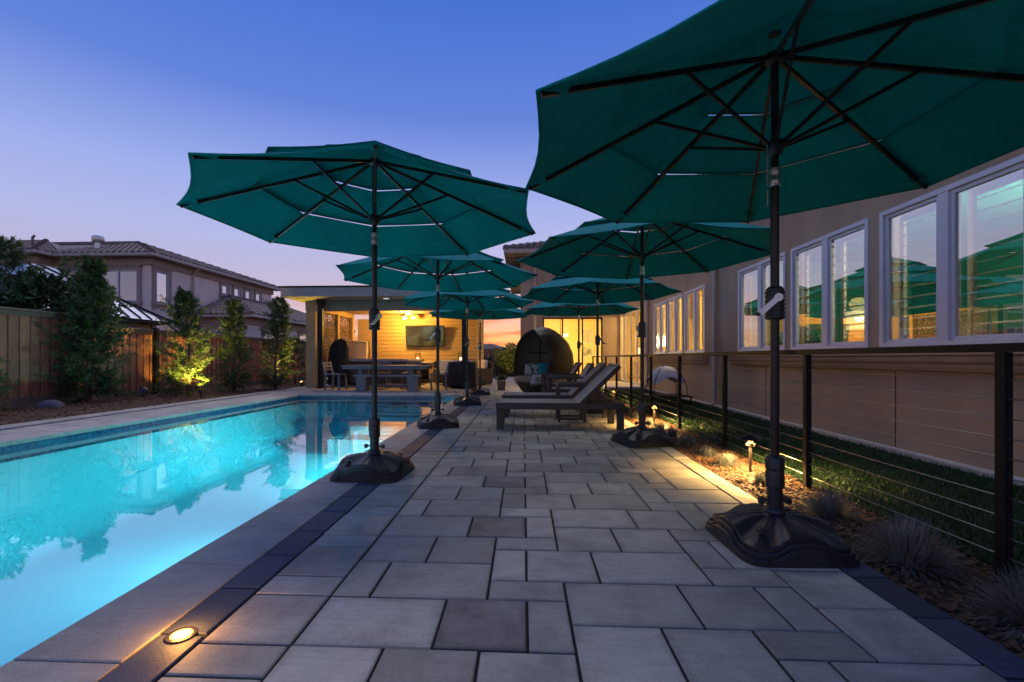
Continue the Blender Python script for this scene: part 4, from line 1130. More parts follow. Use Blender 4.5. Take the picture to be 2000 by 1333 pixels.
for x in (-6.06, -1.74):
    m = MB(); m.box(x-0.07, x+0.07, 13.30, 13.44, 0, 2.52); m.box(x-0.11, x+0.11, 13.26, 13.48, 0.0, 0.03); m.box(x-0.09, x+0.09, 13.28, 13.46, 2.50, 2.66); m.build('steel_post', M['black_metal'], pv)
# back wall of horizontal boards
nbd = 18
for k in range(nbd):
    z0 = 0.02+k*2.54/nbd
    m = MB(); m.box(-5.748, -1.765, 17.02, 17.05, z0, z0+2.54/nbd-0.010); m.build('siding_board', M['wood_wall'], pv, bevel=0.003)
m = MB(); m.box(-5.748, -1.765, 17.052, 17.12, 0, 2.6); m.build('back_wall', M['slat'], pv)
# screens of staggered slats on the side
SM = {}
def slat_screen(x, y0, y1, z0, z1, label):
    s = MB(); s.box(x-0.03, x+0.03, y0, y0+0.03, z0, z1); s.box(x-0.03, x+0.03, y1-0.03, y1, z0, z1)
    scr = s.build('slat_screen', M['slat'], pv)
    zz = z0; sp = MB(); k = 0
    while zz < z1-0.03:
        key = round(y1-y0, 2)
        if key not in SM:
            b = MB(); b.box(-0.012, 0.012, -(y1-y0-0.064)/2, (y1-y0-0.064)/2, 0, 0.026); SM[key] = b.mesh('slat'); SM[key].materials.append(M['slat'])
        place('slat', SM[key], scr, Vector((x, (y0+y1)/2, zz))-OFF[pv.name])
        nblk = 5
        for q in range(nblk):
            yy = y0+0.05+(y1-y0-0.12)*(q+0.5*(k % 2)+random.uniform(0,0.3))/nblk
            sp.box(x-0.011, x+0.011, yy, yy+random.uniform(0.03, 0.12), zz+0.0265, zz+0.0695)
        zz += 0.07; k += 1
    sp.build('spacer_blocks', M['slat'], scr, kind='stuff', fix=False)
slat_screen(-6.36, 13.94, 15.11, 0.06, 2.35, 'a'); slat_screen(-6.36, 15.27, 16.39, 0.06, 2.35, 'b')
# counter with grooved doors along the back wall
ct = thing('counter', 'long storage counter with grooved doors along the pavilion back wall', 'counter', (-2.9, 16.8, 0))
m = MB(); m.box(-3.95, -1.8, 16.64, 17.0, 0.08, 0.72); m.build('body', M['post_tan'], ct)
m = MB(); m.box(-3.99, -1.775, 16.58, 17.015, 0.722, 0.76); m.build('worktop', M['white_cloth'], ct, bevel=0.006)
for k in range(3):
    xa = -3.45+k*0.54
    m = MB(); m.box(xa, xa+0.5, 16.618, 16.638, 0.11, 0.70); dr = m.build('door', M['wood_wall'], ct, bevel=0.004)
    for q in range(7):
        m = MB(); m.box(xa+0.03+q*0.065, xa+0.085+q*0.065, 16.606, 16.617, 0.14, 0.67); m.build('plank', M['wood_wall'], dr)
for k in range(3):
    m = MB(); m.box(-3.92, -3.49, 16.62, 16.64, 0.12+k*0.2, 0.29+k*0.2); m.build('cubby', M['black_metal'], ct)
# television
tv = thing('television', 'wide flat television mounted on the pavilion wood wall', 'television', (-3.67, 16.9, 1.7))
def tilt(mb, c, a):
    for i, v in enumerate(mb.v):
        p = Vector(v)-Vector(c); p = Matrix.Rotation(a, 3, 'X') @ p; mb.v[i] = tuple(p+Vector(c))
    return mb
c_ = (-3.67, 16.86, 1.73)
tilt(MB().box(-4.40, -2.94, 16.83, 16.88, 1.33, 2.13), c_, R(9)).build('casing', M['black_metal'], tv, bevel=0.008)
def tv_mat():
    m, n, l, p = new_mat('screen_picture')
    geo = n.new('ShaderNodeNewGeometry')
    no = n.new('ShaderNodeTexNoise'); no.inputs['Scale'].default_value = 2.4; no.inputs['Detail'].default_value = 3; no.inputs['Distortion'].default_value = 0.8
    l.new(geo.outputs['Position'], no.inputs['Vector'])
    rp = ramp(n, [(0.3, (0.008, 0.007, 0.004, 1)), (0.48, (0.06, 0.055, 0.02, 1)), (0.62, (0.16, 0.15, 0.06, 1)), (0.8, (0.30, 0.24, 0.13, 1))]); l.new(no.outputs['Fac'], rp.inputs[0])
    l.new(rp.outputs[0], p.inputs['Emission Color']); p.inputs['Emission Strength'].default_value = 0.55
    p.inputs['Base Color'].default_value = (0.01, 0.01, 0.01, 1); p.inputs['Roughness'].default_value = 0.12
    return m
tilt(MB().box(-4.37, -2.97, 16.822, 16.829, 1.37, 2.10), c_, R(9)).build('screen', tv_mat(), tv)
MB().box(-3.8, -3.5, 16.89, 17.018, 1.62, 1.84).build('wall_bracket', M['black_metal'], tv)
# floodlight under the ceiling
fl_ = thing('wall_floodlight', 'glaring twin-head floodlight under the pavilion ceiling above the television', 'floodlight', (-4.27, 16.8, 2.5))
m = MB(); m.box(-4.33, -4.13, 16.55, 16.75, 2.50, 2.558); m.build('mount', M['white_cloth'], fl_)
for (x, s) in ((-4.33, 1), (-4.06, -1)):
    m = MB(); m.tube([(x, 16.62, 2.47), (x-0.03*s, 16.55, 2.38)], [0.05, 0.08], n=14); m.build('head', M['white_cloth'], fl_, smooth=40)
m = MB(); m.lathe([(0.02,-0.05),(0.07,-0.03),(0.075,0.0),(0.03,0.02)], (-4.36, 16.53, 2.365), n=14); m.build('bulb', M['bulb'], fl_, smooth=40)
lamp('floodlight_lamp', 'POINT', (-4.25, 16.1, 2.28), 280, (1.0, 0.52, 0.10), 0.1, parent=fl_)
# recessed ceiling light (not lit; the lens is given a pale glow)
rl = thing('recessed_light', 'round unlit recessed light in the pavilion eave', 'recessed light', (-4.03, 13.2, 2.66))
m = MB(); m.lathe([(0.10,-0.006),(0.10,0.0),(0.085,0.001)], (-4.03,13.2,2.658), n=20); m.build('rim', M['white_cloth'], rl)
m = MB(); m.lathe([(0.08,-0.012),(0.08,-0.007)], (-4.03,13.2,2.658), n=20); m.build('lens', emit('glow_lens', (0.8, 0.82, 1.0), 0.9), rl)
# hurricane lanterns on the counter
def lantern(x, label):
    y, z0 = 16.8, 0.762
    L = thing('lantern', label, 'lantern', (x, y, z0), group='lanterns on the counter')
    m = MB(); m.box(x-0.09, x+0.09, y-0.09, y+0.09, z0, z0+0.02); m.box(x-0.09, x+0.09, y-0.09, y+0.09, z0+0.30, z0+0.32); m.build('plate', M['black_metal'], L)
    m = MB()
    for sx in (-1, 1):
        for sy in (-1, 1): m.box(x+sx*0.08-0.007, x+sx*0.08+0.007, y+sy*0.08-0.007, y+sy*0.08+0.007, z0+0.02, z0+0.30)
    m.build('frame', M['black_metal'], L)
    m = MB(); m.tube([(x,y,z0+0.02),(x,y,z0+0.17)], 0.045, n=12); m.build('candle', M['lampshade'], L)
    m = MB(); m.tube([(x-0.06,y,z0+0.32),(x-0.04,y,z0+0.40),(x+0.04,y,z0+0.40),(x+0.06,y,z0+0.32)], 0.006, n=6); m.build('handle', M['black_metal'], L)
lantern(-3.93, 'black candle lantern on the counter near the hot tub'); lantern(-2.32, 'black candle lantern on the counter behind the dark post')

# ================================================================== FURNITURE IN THE PAVILION
tub = thing('hot_tub', 'square hot tub with grey cover and dark wood sides behind the dining table', 'hot tub', (-4.8, 15.6, 0))
m = MB(); m.box(-5.9, -3.75, 14.55, 16.45, 0.04, 0.78); m.build('cabinet', M['tub_side'], tub, bevel=0.06)
for k in range(14):
    xa = -5.82+k*0.145
    m = MB(); m.box(xa, xa+0.135, 14.533, 14.549, 0.10, 0.70); m.build('plank', M['tub_side'], tub, bevel=0.003)
m = MB(); m.box(-5.95, -3.70, 14.5, 16.5, 0.782, 0.87); m.build('cover', M['tub_cover'], tub, bevel=0.03)
m = MB(); m.box(-5.92, -3.73, 14.52, 16.48, 0.871, 0.875); m.build('cover_flap', M['tub_cover'], tub)
cv = thing('tub_cover_panel', 'upright beige folded hot tub cover panel against the slat screen', 'cover panel', (-6.05, 15.9, 0.88))
m = MB(); m.v += [(-6.28,15.9,0.88),(-5.55,15.9,0.88),(-5.53,15.9,1.50),(-6.38,15.9,1.56),(-6.28,16.0,0.88),(-5.55,16.0,0.88),(-5.53,16.0,1.50),(-6.38,16.0,1.56)]
m.f += [(0,1,2,3),(7,6,5,4),(0,4,5,1),(1,5,6,2),(2,6,7,3),(3,7,4,0)]; m.build('panel', M['beige_panel'], cv, bevel=0.02)
m = MB(); m.tube([(-5.50,15.95,0.80),(-5.46,15.95,1.2),(-5.52,15.95,1.52)], 0.015, n=8); m.build('lift_arm', M['black_metal'], cv)
m = MB(); m.box(-6.36, -5.54, 15.89, 15.899, 1.44, 1.47); m.build('seam', M['tub_cover'], cv)
# draped black cover
dc = MB()
def drape(u, v):
    a = u*2*math.pi; zz = 0.05+1.5*v
    top = max(0.0, (v-0.72)/0.28)
    r = (0.30+0.03*math.sin(a*5+v*3)+0.02*math.sin(a*9))*(1-0.10*v)*math.sqrt(max(0.0, 1-top**2.2))
    return (-5.95+r*math.cos(a)*1.0+0.12*v*v, 13.98+0.35+r*0.8*math.sin(a), zz)
dc.grid(drape, 36, 14)
tag(dc.build('fabric_cover', M['black_cloth'], smooth=True), 'black fabric cover draped over tall equipment beside the steel post', 'cover')

def dining_table():
    t_ = thing('dining_table', 'long grey wood dining table in front of the pavilion', 'table', (-3.9, 12.95, 0))
    for k in range(5):
        ya = 12.60+k*0.15
        m = MB(); m.box(-5.15, -2.65, ya, ya+0.142, 0.66, 0.70); m.build('plank', M['grey_wood'], t_, bevel=0.004)
    m = MB(); m.box(-5.1, -2.7, 12.62, 12.66, 0.59, 0.659); m.box(-5.1, -2.7, 13.29, 13.33, 0.59, 0.659); m.build('apron', M['grey_wood'], t_)
    for x in (-4.62, -3.18):
        for y in (12.68, 13.17):
            m = MB(); m.box(x-0.06, x+0.06, y, y+0.10, 0, 0.589); m.build('leg', M['grey_wood'], t_, bevel=0.005)
    m = MB(); m.box(-4.56, -3.24, 12.94, 13.02, 0.08, 0.16); m.build('stretcher', M['grey_wood'], t_)
dining_table()
bn = thing('bench', 'grey wood bench with slab legs in front of the dining table', 'bench', (-3.7, 12.25, 0))
for k in range(3):
    m = MB(); m.box(-4.58, -2.78, 12.06+k*0.13, 12.183+k*0.13, 0.40, 0.445); m.build('plank', M['grey_wood'], bn, bevel=0.004)
for x in (-4.42, -3.02):
    m = MB(); m.box(x-0.10, x+0.16, 12.10, 12.40, 0, 0.398); m.build('leg', M['grey_wood'], bn, bevel=0.005)
def side_chair(label):
    c = thing('dining_chair', label, 'chair', group='grey chairs at the dining table', local=True)
    for x in (-0.21, 0.21):
        m = MB(); m.bar((x, -0.20, 0), (x, -0.18, 0.43), 0.045, 0.045, (0,1,0)); m.build('leg', M['grey_wood'], c)
        m = MB(); m.bar((x, 0.22, 0), (x, 0.20, 0.43), 0.045, 0.045, (0,1,0)); m.build('leg', M['grey_wood'], c)
        m = MB(); m.bar((x, 0.20, 0.40), (x*0.96, 0.30, 0.80), 0.045, 0.04, (0,1,0)); m.build('back_post', M['grey_wood'], c)
    m = MB(); m.box(-0.235, 0.235, -0.23, 0.23, 0.431, 0.465); m.build('seat', M['grey_wood'], c, bevel=0.008)
    for k in range(3):
        zz = 0.55+k*0.09; m = MB(); yy = 0.235+k*0.022
        m.box(-0.20, 0.20, yy-0.01, yy+0.012, zz, zz+0.06); m.build('back_slat', M['grey_wood'], c, bevel=0.004)
    return c
repeat(side_chair('x'), [((-2.40, 12.75, 0), R(-80), 'grey wooden chair at the table end closest to the wicker armchair'),
                         ((-5.32, 12.72, 0), R(85), 'grey wooden chair at the table end closest to the slat screen'),
                         ((-4.3, 13.62, 0), R(4), 'grey wooden chair behind the dining table, nearer the hot tub cover'),
                         ((-3.4, 13.62, 0), R(-5), 'grey wooden chair behind the dining table, nearer the counter')])

def wicker_armchair(label):
    c = thing('wicker_armchair', label, 'armchair', group='brown wicker armchairs round the side table', local=True)
    m = MB(); m.box(-0.34, 0.34, -0.30, 0.36, 0.06, 0.34); m.build('seat_base', M['wicker'], c, bevel=0.02)
    for s in (-1, 1):
        m = MB(); m.box(s*0.38-0.06, s*0.38+0.06, -0.34, 0.38, 0.03, 0.56); m.build('arm', M['wicker'], c, bevel=0.03)
    m = MB(); m.v += [(-0.44,0.30,0.03),(0.44,0.30,0.03),(0.44,0.42,0.03),(-0.44,0.42,0.03),(-0.42,0.38,0.80),(0.42,0.38,0.80),(0.42,0.48,0.78),(-0.42,0.48,0.78)]
    m.f += [(3,2,1,0),(4,5,6,7),(0,1,5,4),(1,2,6,5),(2,3,7,6),(3,0,4,7)]; m.build('backrest', M['wicker'], c, bevel=0.03)
    m = MB(); m.box(-0.31, 0.31, -0.32, 0.28, 0.342, 0.46); m.build('seat_cushion', M['white_cloth'], c, bevel=0.04)
    m = MB(); m.box(-0.30, 0.30, 0.19, 0.31, 0.462, 0.84); m.build('back_cushion', M['white_cloth'], c, bevel=0.04)
    return c
repeat(wicker_armchair('x'), [((-1.83, 13.95, 0), R(180), 'brown wicker armchair with its back turned to the pool'),
                              ((-1.62, 15.6, 0), R(-60), 'brown wicker armchair with pale cushions facing the pavilion corner post'),
                              ((-2.6, 15.5, 0), R(20), 'brown wicker armchair standing nearest the counter doors')])
ft_ = thing('side_table', 'dark square wicker side table beside the armchair turned to the pool', 'table', (-2.35, 14.2, 0))
m = MB(); m.box(-2.52, -2.22, 14.05, 14.40, 0.42, 0.46); m.build('top', M['grey_wood'], ft_, bevel=0.006)
m = MB(); m.box(-2.50, -2.24, 14.07, 14.38, 0.02, 0.418); m.build('base', M['wicker'], ft_, bevel=0.01)
cu = MB(); cu.lathe([(0.035,0.0),(0.04,0.005),(0.045,0.11),(0.04,0.11),(0.035,0.02)], (-2.30, 14.15, 0.461), n=14)
tag(cu.build('cup', M['cush_teal'], smooth=40), 'small teal cup on the dark wicker side table', 'cup')

# ================================================================== EGG DAYBED
pod = thing('egg_daybed', 'large dark wicker egg-shaped daybed with open hooded front', 'daybed', (0.48, 11.5, 0))
PC = Vector((0.48, 11.5, 0)); FACE = math.atan2(-0.62, -0.78)
def pod_r(z):
    t_ = [(0.0,0.44),(0.12,0.56),(0.3,0.68),(0.5,0.755),(0.75,0.785),(1.0,0.76),(1.25,0.66),(1.45,0.50),(1.58,0.33),(1.66,0.17),(1.69,0.02)]
    for (a, ra), (b, rb) in zip(t_, t_[1:]):
        if a <= z <= b: f_ = (z-a)/(b-a); f_ = f_*f_*(3-2*f_)*0.35+f_*0.65; return ra+(rb-ra)*f_
    return t_[-1][1]
def pod_p(a, z, k=1.0): return PC+Vector((math.cos(a)*pod_r(z)*k, math.sin(a)*pod_r(z)*k*0.95, z))
NA, NZ = 96, 60
zs = [1.69*(j/NZ)**0.9 if j < NZ else 1.69 for j in range(NZ+1)]
def open_half(z):
    """half angle of the opening at height z"""
    if z < 0.40 or z > 1.6: return 0
    t_ = (z-0.98)/0.62
    return R(62)*math.sqrt(max(0, 1-t_*t_)) if z > 0.98 else R(62)*math.sqrt(max(0, 1-((z-0.98)/1.05)**2))
def shell(k, name, mat):
    b = MB(); idx = {}
    def vid(i, j):
        i %= NA
        if (i, j) not in idx:
            idx[(i, j)] = len(b.v); b.v.append(tuple(pod_p(FACE+2*math.pi*i/NA, zs[j], k)))
        return idx[(i, j)]
    for j in range(NZ):
        for i in range(NA):
            a = (2*math.pi*(i+0.5)/NA+math.pi) % (2*math.pi)-math.pi; zm = (zs[j]+zs[j+1])/2
            if abs(a) < open_half(zm): continue
            b.f.append((vid(i,j), vid(i+1,j), vid(i+1,j+1), vid(i,j+1)))
    return b.build(name, mat, pod, smooth=True)
shell(1.0, 'shell', M['wicker']); shell(0.955, 'lining', M['lining'])
rim = []
for s in (-1, 1):
    seq = [0.41+1.188*k/40 for k in range(41)]
    pts = [pod_p(FACE+s*max(open_half(z), 0.0), z, 0.985) for z in seq]
    rim.append(pts)
m = MB(); m.tube(rim[0]+list(reversed(rim[1])), 0.024, n=8); m.build('opening_rim', M['wicker'], pod, smooth=True)
for s in (-1, 1):
    pts = [pod_p(FACE+math.pi*0.5*s+s*0.35*math.sin(z*1.6), z, 1.012) for z in [0.15+1.5*k/24 for k in range(25)]]
    m = MB(); m.tube(pts, 0.012, n=6); m.build('hood_seam', M['wicker'], pod, smooth=True)
for k in range(-3, 4):
    pts = [pod_p(FACE+math.pi+k*0.32, z, 0.945) for z in [0.45+1.1*q/20 for q in range(21)]]
    m = MB(); m.tube(pts, 0.011, n=6); m.build('lining_rib', M['black_metal'], pod, smooth=True)
m = MB(); m.tube([pod_p(FACE+math.pi+a, 1.05, 0.94) for a in [R(-80)+R(160)*q/16 for q in range(17)]], 0.011, n=6); m.build('lining_rib', M['black_metal'], pod, smooth=True)
def cushion_mb(w, h, t_, puff=1.0, n=14):
    b = MB()
    def f_(u, v, s):
        x, y = (u-0.5)*2, (v-0.5)*2
        e = (1-abs(x)**2.6)*(1-abs(y)**2.6)
        pinch = 1-0.06*(abs(x*y))
        return (x*w/2*(1-0.05*(1-y*y)*0)*pinch, s*t_/2*max(0, e)**0.5, y*h/2*pinch)
    b.grid(lambda u, v: f_(u, v, 1), n, n); b.grid(lambda u, v: f_(u, v, -1), n, n)
    return b
sc = MB(); sc.lathe([(0.0+0.02,0.30),(0.66,0.30),(0.72,0.34),(0.73,0.40),(0.68,0.455),(0.4,0.47),(0.02,0.475)], tuple(PC), n=40, sy=0.95)
sc.build('seat_cushion', M['cush_tan'], pod, smooth=True)
fd = Vector((math.cos(FACE), math.sin(FACE), 0)); sdv = Vector((-fd.y, fd.x, 0))
def put(mb, loc, rz, rx, ry=0):
    mt = Matrix.Translation(loc) @ Matrix.Rotation(rz, 4, 'Z') @ Matrix.Rotation(rx, 4, 'X') @ Matrix.Rotation(ry, 4, 'Y')
    mb.v = [tuple(mt @ Vector(v)) for v in mb.v]; return mb
def star_mat():
    m, n, l, p = new_mat('printed_cushion')
    geo = n.new('ShaderNodeNewGeometry')
    no = n.new('ShaderNodeTexNoise'); no.inputs['Scale'].default_value = 11; no.inputs['Detail'].default_value = 2; l.new(geo.outputs['Position'], no.inputs['Vector'])
    rp = ramp(n, [(0.56, (0.52, 0.47, 0.40, 1)), (0.62, (0.10, 0.07, 0.05, 1))]); l.new(no.outputs['Fac'], rp.inputs[0]); l.new(rp.outputs[0], p.inputs['Base Color'])
    p.inputs['Roughness'].default_value = 0.9
    return m
pw = thing('cushion', 'cream cushion with dark printed motif inside the egg daybed', 'cushion', (0.25, 11.35, 0.48))
put(cushion_mb(0.38, 0.32, 0.14), (0.22, 11.45, 0.61), R(-8), R(-18)).build('cover', star_mat(), pw, smooth=True)
sm = MB()   # five-armed printed motif, laid on the cushion face
for k in range(5):
    a = math.pi/2+k*2*math.pi/5
    sm.quad((0.012*math.cos(a+1.57),-0.073,0.012*math.sin(a+1.57)), (0.10*math.cos(a),-0.067,0.10*math.sin(a)), (0.012*math.cos(a-1.57),-0.073,0.012*math.sin(a-1.57)))
put(sm, (0.22, 11.45, 0.61), R(-8), R(-18)).build('printed_motif', M['brown_frame'], pw, fix=False)
tq = put(cushion_mb(0.36, 0.34, 0.14), (0.53, 11.42, 0.62), R(6), R(-16), R(4)).build('cushion', M['cush_teal'], smooth=True)
tag(tq, 'plain teal cushion inside the egg daybed', 'cushion')
# throw blanket over the seat edge
def throw(u, v):
    x = 0.22+u*0.42-0.06*v
    if v < 0.45: y, zz = 11.30-v*0.9, 0.492+0.004*math.sin(u*17)
    else: q = (v-0.45)/0.55; y, zz = 10.885-0.05*math.sin(q*1.5)+0.012*math.sin(u*21), 0.488-q*0.20*(1-0.35*u)
    return (x, y, zz)
tb = MB(); tb.grid(throw, 20, 20)
th_ = thing('throw_blanket', 'pale fringed throw blanket hanging over the daybed seat edge', 'blanket', (0.42, 10.95, 0.48))
tb.build('cloth', M['white_cloth'], th_, smooth=True)
fg = MB()
for k in range(26):
    p = Vector(throw(k/25, 1.0)); fg.tube([p, p+Vector((random.uniform(-.008,.008), -0.004, -0.05))], 0.004, n=4)
fg.build('fringe', M['white_cloth'], th_, kind='stuff')

# ================================================================== LOUNGERS AND CHAIRS
def lounger(label):
    c = thing('sun_lounger', label, 'sun lounger', group='sun loungers on the paving', local=True)
    # local: +x head end, y across 0..0.62, origin at foot end on the ground
    Wd = 0.62
    for y in (0.0, Wd-0.05):
        m = MB(); m.box(0.0, 1.62, y, y+0.05, 0.255, 0.335); m.build('side_rail', M['brown_frame'], c, bevel=0.006)
        m = MB(); m.box(0.01, 0.10, y+0.001, y+0.049, 0, 0.254); m.build('leg', M['brown_frame'], c, bevel=0.006)
        m = MB(); m.box(1.52, 1.61, y+0.001, y+0.049, 0, 0.254); m.build('leg', M['brown_frame'], c, bevel=0.006)
        m = MB(); m.bar((1.05, y+0.025, 0.30), (1.56, y+0.025, 0.80), 0.045, 0.055, (0,0,1)); m.build('back_rail', M['brown_frame'], c, bevel=0.006)
        m = MB(); m.bar((1.28, y+0.028, 0.50), (1.46, y+0.028, 0.27), 0.02, 0.03, (1,0,0)); m.build('back_prop', M['brown_frame'], c)
    m = MB(); m.box(0.0, 0.05, 0.051, Wd-0.051, 0.256, 0.334); m.build('end_rail', M['brown_frame'], c, bevel=0.006)
    m = MB(); m.box(1.56, 1.61, 0.051, Wd-0.051, 0.256, 0.334); m.build('end_rail', M['brown_frame'], c, bevel=0.006)
    m = MB(); m.bar((1.545, 0.05, 0.785), (1.545, Wd-0.05, 0.785), 0.05, 0.05); m.build('head_rail', M['brown_frame'], c, bevel=0.006)
    m = MB(); m.grid(lambda u, v: (0.03+1.0*u, 0.02+(Wd-0.04)*v, 0.339-0.008*math.sin(v*math.pi)), 12, 6); m.grid(lambda u, v: (0.03+1.0*u, 0.02+(Wd-0.04)*v, 0.329-0.008*math.sin(v*math.pi)), 12, 6); m.build('seat_sling', M['sling'], c, smooth=True)
    m = MB(); m.grid(lambda u, v: (1.03+0.53*u, 0.012+(Wd-0.024)*v, 0.322+0.515*u-0.012*math.sin(v*math.pi)), 10, 6); m.grid(lambda u, v: (1.038+0.53*u, 0.012+(Wd-0.024)*v, 0.314+0.515*u-0.012*math.sin(v*math.pi)), 10, 6); m.build('back_sling', M['sling'], c, smooth=True)
    return c
repeat(lounger('x'), [((-0.35, 5.72, 0), R(1), 'grey sling sun lounger in front, first in the row from the camera'), ((-0.33, 6.92, 0), R(-1), 'grey sling sun lounger standing behind the small table, second in the row')])
def small_table(label):
    c = thing('side_table', label, 'table', group='small square side tables between the seats', local=True)
    m = MB(); m.box(-0.20, 0.20, -0.20, 0.20, 0.49, 0.55); m.build('top', M['brown_frame'], c, bevel=0.008)
    for sx in (-1, 1):
        for sy in (-1, 1):
            m = MB(); m.box(sx*0.18-0.02, sx*0.18+0.02, sy*0.18-0.02, sy*0.18+0.02, 0, 0.488); m.build('leg', M['brown_frame'], c, bevel=0.004)
    for sy in (-1, 1):
        m = MB(); m.box(-0.158, 0.158, sy*0.18-0.012, sy*0.18+0.012, 0.03, 0.06); m.build('stretcher', M['brown_frame'], c)
    return c
repeat(small_table('x'), [((0.68, 6.62, 0), 0, 'small dark side table between the two sun loungers'), ((0.72, 9.12, 0), 0, 'small dark side table between the two reclining armchairs')])
def deck_chair(label):
    c = thing('reclining_armchair', label, 'armchair', group='reclining armchairs behind the loungers', local=True)
    Wd = 0.62
    for y in (0.0, Wd-0.05):
        m = MB(); m.box(0.0, 0.055, y, y+0.05, 0, 0.54); m.build('leg', M['brown_frame'], c, bevel=0.005)
        m = MB(); m.box(0.62, 0.675, y, y+0.05, 0, 0.54); m.build('leg', M['brown_frame'], c, bevel=0.005)
        m = MB(); m.box(-0.02, 0.72, y-0.012, y+0.062, 0.541, 0.575); m.build('armrest', M['brown_frame'], c, bevel=0.006)
        m = MB(); m.box(0.056, 0.619, y+0.004, y+0.046, 0.29, 0.35); m.build('side_rail', M['brown_frame'], c)
        m = MB(); m.bar((0.50, y+0.025, 0.34), (0.78, y+0.025, 0.80), 0.04, 0.05, (0,0,1)); m.build('back_rail', M['brown_frame'], c)
    m = MB(); m.bar((0.775, 0.05, 0.79), (0.775, Wd-0.05, 0.79), 0.05, 0.04); m.build('head_rail', M['brown_frame'], c)
    m = MB(); m.box(0.02, 0.56, 0.052, Wd-0.052, 0.352, 0.364); m.build('seat_sling', M['sling'], c)
    m = MB(); m.grid(lambda u, v: (0.49+0.28*u, 0.045+(Wd-0.09)*v, 0.365+0.45*u), 4, 2); m.grid(lambda u, v: (0.50+0.28*u, 0.045+(Wd-0.09)*v, 0.36+0.45*u), 4, 2); m.build('back_sling', M['sling'], c)
    return c
repeat(deck_chair('x'), [((0.44, 8.0, 0), R(0), 'grey reclining armchair just behind the second lounger'), ((0.42, 9.5, 0), R(2), 'grey reclining armchair next to the egg daybed')])
# potted plant by the daybed
pp = thing('potted_plant', 'small pale plant in a square terracotta pot left of the daybed', 'potted plant', (-0.62, 12.9, 0))
m = MB(); m.v = [(-0.72,12.8,0),(-0.52,12.8,0),(-0.52,13.0,0),(-0.72,13.0,0),(-0.75,12.77,0.26),(-0.49,12.77,0.26),(-0.49,13.03,0.26),(-0.75,13.03,0.26)]
m.f = [(3,2,1,0),(4,5,6,7),(0,1,5,4),(1,2,6,5),(2,3,7,6),(3,0,4,7)]; m.build('pot', M['pot'], pp, bevel=0.01)
def leaf_quad(b, p, d, up, L, W):
    d = d.normalized(); s = d.cross(up)
    if s.length < 1e-3: s = d.orthogonal()
    s.normalize(); n = len(b.v); mid = p+d*L*0.45
    b.v += [tuple(p), tuple(mid+s*W/2), tuple(p+d*L), tuple(mid-s*W/2)]; b.f.append((n, n+1, n+2, n+3))
def rv():
    while True:
        v = Vector((random.uniform(-1,1), random.uniform(-1,1), random.uniform(-1,1)))
        if 0.05 < v.length < 1: return v.normalized()
b = MB()
for _ in range(130):
    d = rv(); d.z = abs(d.z)+0.2; leaf_quad(b, Vector((-0.62,12.9,0.26))+d*0.03, d, rv(), random.uniform(0.1,0.22), 0.035)
b.build('foliage', M['leaf_c'], pp, fix=False)

